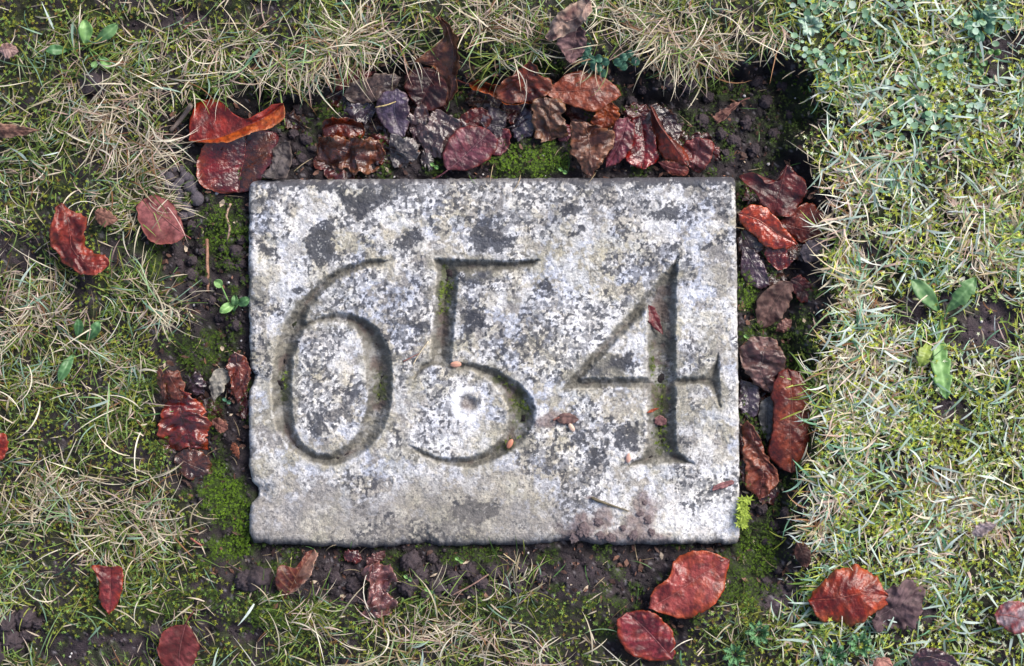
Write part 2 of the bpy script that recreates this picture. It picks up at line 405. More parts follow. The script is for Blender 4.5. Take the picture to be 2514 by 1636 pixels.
for cx, cy, r in [(1600, 530, 60), (1640, 590, 26), (820, 850, 50), (1420, 800, 80), (1105, 1010, 70), (720, 650, 60), (1790, 1250, 60), (1700, 1260, 90), (1060, 1100, 60)]:
    k = .5 * np.exp(-((sx - cx) ** 2 + (sy - cy) ** 2) / (r * r)) * (0.6 + n3); k = np.clip(k, 0, 1)
    c = c * (1 - A(k)) + white_c * A(k)
big = fbm(sx / 210, sy / 210, 3, 340); mid_ = fbm(sx / 55, sy / 55, 4, 341)
c = c * (.60 + .40 * A(big) + .22 * A(mid_)) * (1 - .5 * A(sstep(.5, .7, mid_)) * (1 - np.array([1.0, .965, .88])))
# blackish patches with ragged borders
PATCH = [[(830, 468), (880, 476), (912, 465), (962, 476), (958, 500), (920, 520), (880, 535), (838, 515)], [(750, 587), (783, 555), (818, 532), (831, 545), (818, 561), (831, 594), (825, 626), (799, 655), (770, 645)],
         [(960, 607), (980, 581), (1018, 561), (1051, 581), (1038, 594), (989, 626)], [(1157, 545), (1200, 530), (1212, 578), (1262, 580), (1262, 607), (1200, 614), (1165, 622)], [(1014, 784), (1054, 784), (1052, 816), (1016, 812)],
         [(721, 707), (754, 700), (756, 722), (728, 732)], [(1468, 872), (1552, 866), (1560, 900), (1545, 922), (1445, 922)], [(1503, 1050), (1565, 1041), (1568, 1100), (1510, 1103)], [(1398, 1062), (1445, 1075), (1425, 1108), (1400, 1088)],
         [(1452, 1110), (1490, 1106), (1480, 1160), (1456, 1140)], [(1408, 446), (1438, 446), (1436, 472), (1414, 466)], [(1105, 1235), (1180, 1225), (1240, 1250), (1180, 1285), (1110, 1275)], [(760, 1012), (800, 1010), (805, 1070), (768, 1060)],
         [(640, 600), (680, 605), (690, 640), (650, 630)], [(620, 446), (860, 443), (850, 470), (700, 462)], [(1125, 655), (1190, 672), (1180, 700), (1128, 690)], [(1330, 420), (1805, 432), (1805, 458), (1500, 456)], [(860, 446), (1000, 444), (990, 470), (880, 462)], [(1410, 555), (1440, 550), (1435, 580), (1400, 585)], [(1590, 520), (1660, 510), (1680, 540), (1610, 545)],
         [(1320, 690), (1350, 690), (1350, 725), (1318, 720)], [(1380, 500), (1440, 495), (1430, 525), (1385, 530)], [(1640, 590), (1668, 585), (1665, 620), (1632, 615)], [(1130, 760), (1180, 755), (1190, 800), (1140, 810)], [(895, 950), (905, 930), (880, 940), (850, 975), (870, 985)]]
warp = (fbm(sx / 14, sy / 14, 4, 311) - .5) * 46
wx2 = sx + warp; wy2 = sy + (fbm(sx / 14, sy / 14, 4, 312) - .5) * 46
dk = np.full(sx.shape, 99.0)
for p in PATCH: dk = np.minimum(dk, sdf_box(wx2, wy2, [p], 50, 99))
dark = 1 - sstep(-2, 4, dk)
dark = dark * (1 - .85 * sstep(.64, .7, n3 * .6 + n4 * .4))
den = sstep(.32, .72, fbm(sx / 110, sy / 110, 4, 315) + .12 * (1 - sstep(500, 620, sy)))
spk = sstep(.53, .60, (n3 * .55 + fbm(sx / 7, sy / 7, 3, 316) * .45) + .16 * (den - .55)) * (.35 + .65 * den)
sp2 = np.maximum(sstep(.565, .60, fbm(sx / 7.5, sy / 7.5, 3, 317)) * (.35 + .65 * sstep(.3, .5, den)), .7 * sstep(.70, .75, fbm(sx / 5, sy / 5, 2, 319)))
dk_all = np.clip(np.maximum(np.maximum(dark, spk * .7), sp2 * .95), 0, 1)
c = c * (1 - .9 * A(dk_all)) + dark_c * .9 * A(dk_all)
# lower third: worn, damp grey-brown stone
lowc = lin(122, 117, 112) * (0.45 + 1.1 * A(fbm(sx / 12, sy / 12, 4, 318)))
k = .5 * low * sstep(.3, .6, n2 + .06); c = c * (1 - A(k)) + lowc * A(k)
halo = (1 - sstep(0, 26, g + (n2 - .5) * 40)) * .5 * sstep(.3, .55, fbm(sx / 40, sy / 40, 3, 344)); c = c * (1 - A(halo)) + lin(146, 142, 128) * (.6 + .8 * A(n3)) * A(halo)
# the cut strokes hold no crust: bare brownish stone, silt and patches of moss
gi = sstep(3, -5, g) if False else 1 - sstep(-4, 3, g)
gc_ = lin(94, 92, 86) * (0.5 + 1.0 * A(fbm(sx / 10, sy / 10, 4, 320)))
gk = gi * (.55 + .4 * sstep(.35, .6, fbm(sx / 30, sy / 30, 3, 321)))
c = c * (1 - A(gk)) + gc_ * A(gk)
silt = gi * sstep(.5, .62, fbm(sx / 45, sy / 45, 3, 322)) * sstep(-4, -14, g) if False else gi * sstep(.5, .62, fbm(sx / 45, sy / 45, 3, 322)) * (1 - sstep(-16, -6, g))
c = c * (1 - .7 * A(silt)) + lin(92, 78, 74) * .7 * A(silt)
GM = [(1092, 715, 22, 70), (1095, 690, 18, 40), (1275, 1000, 30, 60), (1270, 1100, 40, 26), (1622, 1000, 20, 110), (1600, 890, 16, 40), (700, 950, 14, 40), (1625, 1090, 18, 30), (1230, 935, 36, 14), (935, 950, 20, 34), (1015, 945, 14, 16)]
gm = np.zeros(sx.shape)
for cx, cy, rx_, ry_ in GM: gm = np.maximum(gm, 1 - sstep(.5, 1.0, np.hypot((sx - cx) / rx_, (sy - cy) / ry_) + (n3 - .5) * 2.2))
gm = gm * (1 - sstep(-10, 2, g))
c = c * (1 - .6 * A(gm)) + lin(70, 78, 38) * (.5 + A(n4)) * .6 * A(gm)
# chalky ring round the small hole
ang = np.arctan2(sy - 990, sx - 1152)
ring = 1.05 * np.exp(-((pit - 36 - 5 * (n2 - .5) * 4) / 9) ** 2) * (.6 + .4 * np.cos(ang - 2.9)) * sstep(.3, .5, n3 + .15)
c = c * (1 - A(np.clip(ring * 1.1, 0, 1))) + lin(246, 246, 250) * A(np.clip(ring * 1.1, 0, 1))
hole = np.exp(-(pit / 19) ** 4); c = c * (1 - .6 * A(hole)) + lin(112, 100, 98) * .6 * A(hole)
# soil smeared over the lower right border
sm = np.zeros(sx.shape)
for cx, cy, rx_, ry_ in [(1430, 1300, 60, 45), (1475, 1270, 40, 40), (1580, 1275, 45, 50), (1550, 1320, 110, 26), (1460, 1330, 110, 22), (1583, 1230, 18, 26), (1450, 1223, 26, 10), (1350, 1030, 60, 22)]:
    sm = np.maximum(sm, 1 - sstep(.45, 1.1, np.hypot((sx - cx) / rx_, (sy - cy) / ry_) + (n2 - .5) * 1.6))
c = c * (1 - .75 * A(sm)) + lin(112, 96, 96) * (.5 + A(n3)) * .75 * A(sm)
sz += .0015 * sm * n3
# darker tone along the top and bottom arris
ek = (1 - sstep(3, 16, np.minimum(sy - ty, by - sy) + (n3 - .5) * 14)) * .75
c = c * (1 - A(ek)) + lin(74, 72, 78) * A(ek)
c = c * (0.93 + .14 * A(fbm(sx / 2.6, sy / 2.6, 2, 330)))

X, Y, Z = W(sx, sy, sz)
top_v = np.stack([X, Y, Z], -1).reshape(-1, 3)
idx = np.arange(NU * NV).reshape(NU, NV)
ring_i = np.concatenate([idx[:, 0], idx[-1, 1:], idx[-2::-1, -1], idx[0, -2:0:-1]])
r0 = top_v[ring_i]; cen = r0.mean(0)
out = r0[:, :2] - cen[:2]; out /= np.linalg.norm(out, axis=1)[:, None]
rows = [];
for dz, o_ in [(-.006, .0010), (-.014, .0012), (-.03, .0008), (-.09, -.001)]:
    q = r0.copy(); nzz = fbm(r0[:, 0] * 220, r0[:, 1] * 220 + dz * 900, 3, 71) - .5
    q[:, :2] += out * (o_ + nzz * .004)[:, None]; q[:, 2] = np.minimum(r0[:, 2] - .002, 0) + dz + .0
    rows.append(q)
allv = np.concatenate([top_v] + rows); nr = len(ring_i)
ids = [ring_i] + [NU * NV + i * nr + np.arange(nr) for i in range(4)]
wf = [np.stack([a, b, np.roll(b, -1), np.roll(a, -1)], 1) for a, b in zip(ids[:-1], ids[1:])]
wc = np.concatenate([np.tile(lin(70, 66, 66), (nr, 1)) * (.6 + .8 * fbm(q[:, 0] * 400, q[:, 2] * 400 + q[:, 1] * 400, 3, 72))[:, None] for q in rows])
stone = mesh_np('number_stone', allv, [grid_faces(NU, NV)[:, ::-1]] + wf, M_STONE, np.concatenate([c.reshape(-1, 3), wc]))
tag(stone, 'weathered pale lichen covered stone block carved with the number 654, set in the ground', 'stone marker')

# quick look-up of the stone's top for things lying on it
def stone_h(x, y):
    i = int(np.clip((x - 611) / 1200 * (NU - 1), 0, NU - 1)); j = int(np.clip((y - 440) / 898 * (NV - 1), 0, NV - 1))
    return float(sz[max(i - 3, 0):i + 4, max(j - 3, 0):j + 4].max())
def on_stone(x, y): return 611 < x < 1812 and 441 < y < 1337

# ------------------------------------------------------------------ leaves
LEAVES = []
def gh1(x, y): return float(ground_h(np.array([x]), np.array([y]))[0])

def tri(x): return 2 * np.abs(x - np.floor(x) - .5) * 2 - 1

def blade_mesh(Mp, Lp, Rp, base_z, cols, nu=0, nv=23, bulge=1.0, vein=0.5, nvein=8, crumple=0.0, wave=0.0, seed=0, ragged=2.5, thick=0.00016, closed=True, veinc=None, slope=2.6, vein_mix=.55, grow=1.0, cols_r=None, dim=.68, sat=1.2):
    rs = np.random.default_rng(seed)
    ln_ = sum(math.dist(a[:2], b[:2]) for a, b in zip(Mp[:-1], Mp[1:]))
    if not nu: nu = int(np.clip(ln_ * .55, 40, 96))
    Mc = catmull(Mp, nu)
    if closed: Lp = [Mp[0]] + list(Lp) + [Mp[-1]]; Rp = [Mp[0]] + list(Rp) + [Mp[-1]]
    Lc = catmull(Lp, nu); Rc = catmull(Rp, nu); vein = vein * .55
    if grow != 1: Lc[:, :2] = Mc[:, :2] + (Lc[:, :2] - Mc[:, :2]) * grow; Rc[:, :2] = Mc[:, :2] + (Rc[:, :2] - Mc[:, :2]) * grow
    t = np.linspace(0, 1, nu)[:, None]; vv = np.linspace(-1, 1, nv)[None, :]; av = np.abs(vv)
    E = np.where((vv < 0)[..., None], Lc[:, None, :], Rc[:, None, :])
    P = Mc[:, None, :] * (1 - av)[..., None] + E * av[..., None]
    # ragged outline
    rg = (fbm(t * 14 + seed * 3.1 + np.where(vv < 0, 50, 0), np.sign(vv) * 3 + seed, 3, 400 + seed) - .5) * 2
    ctr = Mc[:, None, :2]; d = P[..., :2] - ctr
    ln = np.linalg.norm(d, axis=-1, keepdims=True) + 1e-6
    P[..., :2] += d / ln * (rg * (ragged * 1.9) * av ** 2 * np.clip(ln[..., 0] / 12, 0, 1))[..., None]
    z = P[..., 2] + bulge * 1.5 * av * (1 - av)                     # mm
    s = t * nvein + 0.0 - av * slope * .6 + (vv > 0) * .37
    z = z + vein * np.cos(2 * math.pi * s) * np.sqrt(av) * (1 - av ** 6) * np.clip(np.sin(math.pi * t), 0, 1) - vein * .8 * np.exp(-(av / .06) ** 2)
    wave = wave + .6
    if wave: z = z + wave * np.sin(t * (9 + 5 * rs.random()) + rs.random() * 6 + (vv > 0) * 2) * av ** 2 + .9 * np.sin(t * 34 + seed + (vv > 0) * 1.3) * av ** 3 * np.sin(math.pi * t) + wave * .7 * (fbm(t * 9 + seed, vv * 2 + 7 * seed, 3, 500 + seed) - .5) * 2 * av
    cr = crumple * .8 + .5
    wx_ = P[..., 0] + (fbm(P[..., 0] / 40 + seed, P[..., 1] / 40, 3, 620 + seed) - .5) * 40; wy_ = P[..., 1] + (fbm(P[..., 0] / 40, P[..., 1] / 40 + seed, 3, 621 + seed) - .5) * 40
    for lam, am in ((110, 1.5), (60, 1.0), (30, .55), (15, .22)):
        a_ = rs.random() * math.pi; z = z + cr * am * tri((wx_ * math.cos(a_) + wy_ * math.sin(a_)) / lam + rs.random())
    if crumple:
        P[..., 0] += crumple * 2.6 * (fbm(P[..., 0] / 15 + 3, P[..., 1] / 15, 3, 610 + seed) - .5) * 2
        P[..., 1] += crumple * 2.6 * (fbm(P[..., 0] / 15 + 9, P[..., 1] / 15 + 4, 3, 611 + seed) - .5) * 2
    zm = base_z + z / 1000
    X, Y, Z = W(P[..., 0], P[..., 1], zm)
    G = np.stack([X, Y, Z], -1)
    du = np.gradient(G, axis=0); dvv = np.gradient(G, axis=1)
    N = np.cross(dvv, du); N /= np.linalg.norm(N, axis=-1, keepdims=True) + 1e-12
    flip = np.where(N[..., 2:3].mean() < 0, -1, 1)
    B = G - N * flip * thick
    n = nu * nv
    verts = np.concatenate([G.reshape(-1, 3), B.reshape(-1, 3)])
    f = grid_faces(nu, nv); 
    if flip > 0: f = f[:, ::-1]
    id_ = np.arange(n).reshape(nu, nv)
    rim = np.concatenate([id_[:, 0], id_[-1, 1:], id_[-2::-1, -1], id_[0, -2:0:-1]])
    rf = np.stack([rim, np.roll(rim, -1), np.roll(rim, -1) + n, rim + n], 1)
    # colour
    def tone(k): k = np.array(k); l_ = k.mean(); return np.clip(l_ + (k - l_) * sat, .004, 1) * dim
    cols = [tone(k) for k in cols]; cols_r = None if cols_r is None else [tone(k) for k in cols_r]
    c1, c2, ce = [np.array(k)[None, None] * np.ones((nu, nv, 1)) for k in cols]
    if cols_r is not None:
        rs_ = sstep(-.05, .12, vv + 0 * t)[..., None]
        c1, c2, ce = [a * (1 - rs_) + np.array(b)[None, None] * rs_ for a, b in zip((c1, c2, ce), cols_r)]
    m = sstep(.38, .60, fbm(P[..., 0] / 34 + seed, P[..., 1] / 34, 4, 700 + seed))[..., None]
    c = c1 * 1.1 * (1 - m) + c2 * .85 * m
    m2 = (sstep(.56, .68, fbm(P[..., 0] / 26 - seed, P[..., 1] / 26, 4, 730 + seed)) * .55)[..., None]; c = c * (1 - m2) + (ce * .6 + c1 * .4) * m2
    m3 = (sstep(.62, .70, fbm(P[..., 0] / 11 - seed, P[..., 1] / 11, 3, 740 + seed)) * .6)[..., None]; c = c * (1 - m3) + c2 * .4 * m3
    ek = (sstep(.72, 1.0, av + .25 * (fbm(P[..., 0] / 12, P[..., 1] / 12, 3, 710 + seed) - .5)) * .8)[..., None]
    c = c * (1 - ek) + ce * ek
    fr = np.abs(s - np.round(s)); vm = np.clip(np.exp(-(fr / .085) ** 2) * vein_mix * (av > .03) + vein_mix * np.exp(-(av / .05) ** 2), 0, 1)[..., None]
    vc = np.array(veinc) if veinc is not None else c1 * .28
    c = c * (1 - vm) + vc * vm
    c = c * (.72 + .56 * fbm(P[..., 0] / 6, P[..., 1] / 6, 3, 720 + seed))[..., None]
    cc = np.concatenate([c.reshape(-1, 3)] * 2)
    return verts, [f, f[:, ::-1] + n, rf[:, ::-1]], cc, Mc, G

RED = (lin(132, 38, 30), lin(94, 24, 20), lin(165, 70, 38)); DRED = (lin(84, 26, 22), lin(56, 20, 20), lin(110, 48, 34)); ORG = (lin(176, 78, 30), lin(140, 52, 24), lin(190, 120, 70))
PUR = (lin(128, 78, 88), lin(100, 52, 62), lin(124, 52, 46)); BRN = (lin(108, 66, 50), lin(78, 46, 38), lin(134, 92, 66)); DBR = (lin(66, 40, 38), lin(44, 28, 30), lin(88, 60, 50))
BLU = (lin(74, 62, 76), lin(54, 42, 50), lin(84, 66, 70)); GRY = (lin(92, 84, 84), lin(66, 58, 60), lin(104, 90, 84)); PNK = (lin(168, 92, 88), lin(130, 62, 58), lin(170, 110, 90)); PALE = (lin(190, 164, 146), lin(150, 118, 108), lin(205, 185, 165))
GRYW = (lin(150, 146, 138), lin(110, 104, 100), lin(170, 164, 150))

def leaf(label, M, L, R, cols=RED, mat=None, lift=0.0, stalk=0, absz=None, group=None, name='beech_leaf', rib=True, **kw):
    k = len(LEAVES) + 1
    if absz is None:
        gzs = ground_h(np.array([p[0] for p in M], float), np.array([p[1] for p in M], float))
        base = float(gzs.mean()) + 0.0015 + lift / 1000
    else: base = absz
    f3 = lambda P: [(p[0], p[1], p[2] if len(p) > 2 else 0.0) for p in P]
    M, L, R = f3(M), f3(L), f3(R)
    kw.setdefault('seed', k)
    if mat is M_DRY: kw.setdefault('dim', .85); kw.setdefault('sat', 1.0)
    v, f, c, Mc, G = blade_mesh(M, L, R, base, cols, **kw)
    lo = v.min(0); ctr = v.mean(0)
    root = empty(name, (ctr[0], ctr[1], lo[2]))
    m = mat or M_LEAF
    adopt(mesh_np('blade', v, f, m, c), root)
    if rib:
        mid = G[:, G.shape[1] // 2, :].copy(); mid[:, 2] += .0001
        r = np.linspace(.00055, .00018, len(mid))
        tv, tf = tube(mid[1:-1], r[1:-1], 5)
        rc = np.tile(np.clip(np.array(cols[0]) * .75 + .01, 0, 1), (len(tv), 1))
        adopt(mesh_np('midrib', tv, tf, m, rc), root)
        if stalk:
            d = mid[0] - mid[4]; d[2] = 0; d /= np.linalg.norm(d) + 1e-9
            side = np.array([-d[1], d[0], 0]) * random.uniform(-.35, .35)
            L_ = stalk * S; ts = np.linspace(0, 1, 7)[:, None]
            pth = mid[1] + d * L_ * ts + side * L_ * ts ** 2 + np.array([0, 0, -.002]) * ts
            tv, tf = tube(pth, np.linspace(.0006, .0008, 7), 5)
            adopt(mesh_np('stalk', tv, tf, m, np.tile(np.array(cols[1]) * .8, (len(tv), 1))), root)
    tag(root, label, 'leaf', group)
    LEAVES.append(root); return root

def simple(label, base, tip, w, cols=RED, bow=0, cup=2.0, fat=.5, z0=0, z1=0, zmid=0, **kw):
    b = np.array(base, float); t = np.array(tip, float); d = t - b; L_ = np.hypot(*d); d /= L_; n = np.array([-d[1], d[0]])
    M = []; Le = []; Re = []
    for q in (0, .25, .5, .75, 1):
        p = b + d * L_ * q + n * bow * math.sin(math.pi * q)
        M.append((p[0], p[1], z0 * (1 - q) + z1 * q + zmid * math.sin(math.pi * q)))
    for q in (.08, .22, .4, .58, .75, .9):
        p = b + d * L_ * q + n * bow * math.sin(math.pi * q)
        ww = w / 2 * (math.sin(math.pi * q ** (.9 if fat == .5 else fat * 1.8)) ** .75)
        zz = z0 * (1 - q) + z1 * q + zmid * math.sin(math.pi * q) + cup
        Le.append((p[0] + n[0] * ww, p[1] + n[1] * ww, zz)); Re.append((p[0] - n[0] * ww, p[1] - n[1] * ww, zz))
    return leaf(label, M, Le, Re, cols, **kw)

# --- upper left corner pair
leaf('broad dark red leaf touching the stone corner, half under an orange edged leaf', [(603, 326, 8), (600, 380, 5), (590, 430, 3), (585, 474, 2)], [(560, 332, 9), (505, 355, 8), (480, 411, 6), (497, 458, 4), (545, 474, 2)], [(642, 318, 9), (680, 330, 7), (676, 372, 6), (650, 425, 7), (620, 466, 4)],
     (lin(126, 36, 22), lin(92, 24, 18), lin(150, 70, 40)), cols_r=(lin(96, 54, 38), lin(70, 38, 30), lin(128, 60, 62)), mat=M_SOAKED, bulge=5, vein=.6, wave=1.5, lift=3, ragged=3)
leaf('pink red leaf with an orange edge curled up, over a broad dark red leaf', [(464, 346, 10), (530, 340, 11), (600, 312, 14), (660, 282, 16), (696, 254, 17)], [(464, 310, 10), (482, 255, 9), (530, 243, 9), (575, 280, 12), (606, 292, 16), (655, 266, 20), (690, 252, 20)], [(486, 350, 12), (530, 354, 16), (575, 345, 20), (620, 326, 23), (665, 316, 24), (698, 288, 22)],
     (lin(150, 58, 52), lin(120, 40, 38), lin(176, 70, 40)), cols_r=(lin(196, 100, 42), lin(170, 74, 30), lin(216, 140, 100)), bulge=2, vein=.5, wave=1, lift=6, stalk=0, ragged=3)
leaf('dull olive brown leaf scrap leaning on the stone beside the broad dark red leaf', [(650, 438, 6), (680, 410, 7), (694, 350, 6)], [(640, 432, 6), (664, 404, 6), (672, 365, 5)], [(700, 436, 8), (716, 392, 7), (712, 350, 6)], GRY, mat=M_DRY, crumple=1.0, wave=1, lift=4)
# --- crumpled brown pair near the top edge
leaf('red brown curled leaf standing behind a crumpled brown wet leaf above the stone', [(790, 318, 2), (840, 305, 5), (895, 318, 2)], [(796, 298, 10), (840, 290, 12), (885, 300, 10)], [(796, 338, 2), (845, 340, 2), (890, 336, 2)], (lin(120, 52, 34), lin(86, 34, 26), lin(150, 80, 50)), mat=M_SOAKED, wave=2, vein=.5, lift=2)
leaf('crumpled brown wet leaf with a raised pale rim lying above the stone top edge', [(780, 352, 5), (840, 372, 7), (900, 372, 6), (945, 366, 3)], [(782, 334, 14), (830, 338, 15), (880, 337, 13), (925, 342, 8)], [(782, 392, 3), (840, 412, 3), (890, 424, 3), (930, 412, 2)], (lin(120, 64, 44), lin(82, 40, 30), lin(150, 104, 78)), mat=M_SOAKED, crumple=2.6, wave=1.5, vein=.5, lift=5, ragged=6)
# --- top cluster, left to middle
leaf('dull red leaf half hidden by the straw fringe, beside a grey brown leaf', [(815, 208, 3), (860, 190, 6), (925, 177, 4)], [(825, 180, 5), (850, 160, 8), (890, 172, 6)], [(826, 222, 3), (856, 212, 3), (900, 192, 3)], (lin(110, 48, 46), lin(84, 34, 34), lin(130, 66, 56)), wave=2, lift=4)
leaf('grey brown leaf with pale torn edge lying over a dull red leaf', [(842, 234, 4), (890, 226, 6), (940, 206, 7), (985, 190, 6)], [(860, 206, 8), (905, 188, 10), (960, 180, 8)], [(870, 254, 3), (915, 252, 4), (962, 228, 5)], (lin(108, 90, 84), lin(76, 62, 64), lin(130, 112, 100)), mat=M_LEAF, wave=1.5, lift=6)
leaf('soaked black leaf with beads of water below the grey brown leaf', [(842, 262, 2), (880, 268, 3), (925, 272, 2)], [(850, 244, 3), (890, 244, 3)], [(850, 284, 2), (900, 292, 2)], BLU, mat=M_SOAKED, crumple=.9, lift=1, grow=1.7, ragged=7)
leaf('slate blue wet leaf with a straw lying across it', [(975, 218, 8), (968, 262, 6), (975, 305, 4), (992, 338, 2)], [(997, 234, 7), (1006, 276, 5), (1003, 315, 3)], [(940, 230, 7), (922, 262, 6), (932, 298, 4), (960, 328, 3)], (lin(96, 84, 104), lin(74, 58, 74), lin(98, 76, 84)), mat=M_LEAF, bulge=2, vein=.3, lift=7)
leaf('dark maroon leaf with curved ribs under the tall curled brown leaf', [(1070, 168, 6), (1058, 200, 4), (1040, 240, 3), (1028, 268, 2)], [(1098, 172, 8), (1112, 206, 9), (1100, 246, 7), (1068, 270, 4)], [(1030, 166, 8), (996, 186, 8), (994, 222, 6), (1012, 250, 4)], (lin(88, 42, 40), lin(58, 26, 28), lin(100, 54, 46)), bulge=3, vein=1.1, nvein=9, lift=5)
leaf('tall narrow brown leaf curling up out of the grass above the maroon leaf', [(1076, 38, 22), (1100, 76, 22), (1112, 120, 22), (1110, 180, 18), (1108, 225, 12), (1093, 264, 6)], [(1070, 46, 22), (1090, 82, 18), (1072, 112, 14), (1022, 150, 12), (1060, 164, 14), (1096, 205, 14), (1094, 250, 8)], [(1084, 44, 24), (1112, 78, 26), (1124, 120, 28), (1126, 180, 24), (1120, 230, 16)],
     (lin(120, 70, 52), lin(88, 46, 38), lin(158, 108, 78)), mat=M_LEAF, crumple=1.2, wave=2, vein=.4, lift=2, ragged=4, bulge=-3)
leaf('dark wet wrinkled leaf beside the slate blue leaf', [(1006, 318, 3), (1034, 308, 5), (1064, 302, 4)], [(1012, 296, 4), (1042, 278, 5)], [(1020, 340, 2), (1056, 326, 3)], (lin(92, 66, 66), lin(66, 46, 48), lin(110, 86, 84)), mat=M_SOAKED, crumple=.9, lift=3, grow=1.7, ragged=7)
leaf('long dark wet wrinkled leaf leading down towards the stone', [(1110, 284, 5), (1090, 318, 5), (1066, 350, 4), (1044, 375, 3)], [(1126, 308, 6), (1106, 340, 4), (1074, 374, 3)], [(1078, 288, 6), (1060, 322, 5), (1040, 352, 3)], (lin(98, 74, 74), lin(70, 50, 52), lin(112, 90, 88)), mat=M_SOAKED, crumple=.9, lift=4, grow=1.7, ragged=7)
leaf('small soaked dark leaf with a shining pale rim above the stone', [(955, 364, 3), (986, 374, 5), (1022, 394, 3)], [(962, 350, 5), (1000, 352, 6), (1020, 372, 4)], [(960, 380, 3), (990, 398, 3)], (lin(74, 62, 62), lin(46, 36, 38), lin(150, 142, 140)), mat=M_SOAKED, crumple=.9, lift=3, grow=1.7, ragged=7)
leaf('scrap of black wet leaf between the wrinkled leaf and the purple veined leaf', [(1032, 394, 2), (1050, 392, 4), (1066, 388, 2)], [(1040, 378, 3), (1058, 376, 3)], [(1040, 402, 2), (1058, 402, 2)], (lin(64, 54, 56), lin(40, 32, 36), lin(100, 90, 90)), mat=M_SOAKED, crumple=.9, lift=1, rib=False, grow=1.7, ragged=7)
leaf('dark red leaf under the purple leaf with dark veins', [(1112, 336, 2), (1150, 302, 4), (1198, 272, 4)], [(1120, 310, 4), (1152, 280, 6), (1180, 270, 5)], [(1140, 330, 2), (1180, 318, 3), (1200, 292, 3)], DRED, wave=1, lift=4, grow=1.45)
leaf('slate blue leaf tip beside the purple leaf with dark veins', [(1240, 312, 2), (1212, 308, 4), (1180, 300, 4)], [(1238, 290, 3), (1206, 278, 4), (1188, 286, 4)], [(1226, 330, 2), (1200, 326, 3)], BLU, mat=M_LEAF, lift=5, vein=.4, grow=1.45)
leaf('dull purple torn leaf edge next to the moss cushion by the stone', [(1212, 330, 2), (1232, 346, 3), (1228, 384, 2)], [(1240, 322, 4), (1246, 356, 4)], [(1208, 350, 2), (1214, 374, 2)], PUR, lift=2, crumple=1, grow=1.45)
leaf('dark grey purple wet leaf left of the square brown leaf', [(1268, 290, 2), (1290, 306, 4), (1306, 334, 2)], [(1286, 278, 4), (1312, 300, 4)], [(1264, 310, 2), (1284, 334, 2)], BLU, mat=M_SOAKED, crumple=.9, lift=1, grow=1.7, ragged=7)
leaf('flat purple leaf with dark fanning veins above the stone', [(1098, 419, 3), (1130, 392, 5), (1172, 352, 6), (1204, 322, 5)], [(1088, 398, 5), (1092, 362, 6), (1118, 322, 6), (1160, 310, 6), (1190, 314, 5)], [(1150, 417, 4), (1188, 400, 5), (1216, 372, 6), (1220, 342, 6)], PUR, bulge=1.5, vein=.35, nvein=7, slope=1.2, veinc=lin(54, 26, 34), vein_mix=.75, lift=7, stalk=36)
# --- middle top: peaked pair, long leaf
leaf('orange lipped brown leaf with a long stalk, its front edge rolled up', [(1150, 206, 6), (1190, 212, 6), (1240, 238, 5), (1300, 250, 4), (1352, 246, 3)], [(1166, 196, 12), (1206, 206, 14), (1262, 222, 10), (1320, 232, 6)], [(1160, 222, 10), (1200, 230, 12), (1244, 256, 14), (1290, 254, 12), (1335, 258, 6)], (lin(128, 58, 36), lin(92, 36, 28), lin(180, 96, 52)), stalk=32, wave=1, lift=4)
leaf('peaked red brown leaf with folded shining lobes beside a long flat leaf', [(1302, 150, 22), (1296, 185, 14), (1290, 215, 9), (1282, 252, 6)], [(1316, 160, 22), (1322, 182, 16), (1352, 200, 12), (1356, 220, 9), (1318, 246, 6)], [(1280, 166, 20), (1252, 188, 16), (1230, 204, 12), (1214, 228, 8), (1244, 252, 6)], (lin(134, 66, 52), lin(92, 40, 36), lin(160, 100, 76)), crumple=1.6, wave=1.5, lift=6, bulge=2)
leaf('long flat orange brown leaf with a dark midrib and pinholes', [(1330, 226, 8), (1380, 226, 9), (1440, 222, 9), (1490, 226, 8), (1526, 234, 6)], [(1362, 204, 9), (1398, 180, 9), (1440, 176, 8), (1484, 192, 8), (1512, 214, 7)], [(1366, 246, 9), (1410, 262, 9), (1460, 272, 8), (1496, 256, 7)], (lin(146, 78, 58), lin(122, 58, 46), lin(150, 84, 60)), bulge=1.5, vein=.25, lift=8, stalk=20, vein_mix=.4)
leaf('square wrinkled brown leaf hanging below the peaked red brown leaf', [(1346, 240, 10), (1348, 280, 8), (1350, 320, 5), (1352, 344, 3)], [(1384, 246, 11), (1382, 290, 8), (1394, 320, 6), (1376, 340, 3)], [(1310, 246, 10), (1306, 286, 7), (1314, 322, 5), (1324, 345, 3)], (lin(130, 90, 70), lin(92, 58, 48), lin(150, 112, 86)), crumple=1.8, vein=.4, lift=9, ragged=5)
leaf('small purple leaf showing under the square wrinkled brown leaf', [(1372, 300, 2), (1384, 322, 3), (1392, 348, 2)], [(1396, 306, 3), (1402, 330, 3)], [(1366, 322, 2), (1374, 344, 2)], PUR, lift=3)
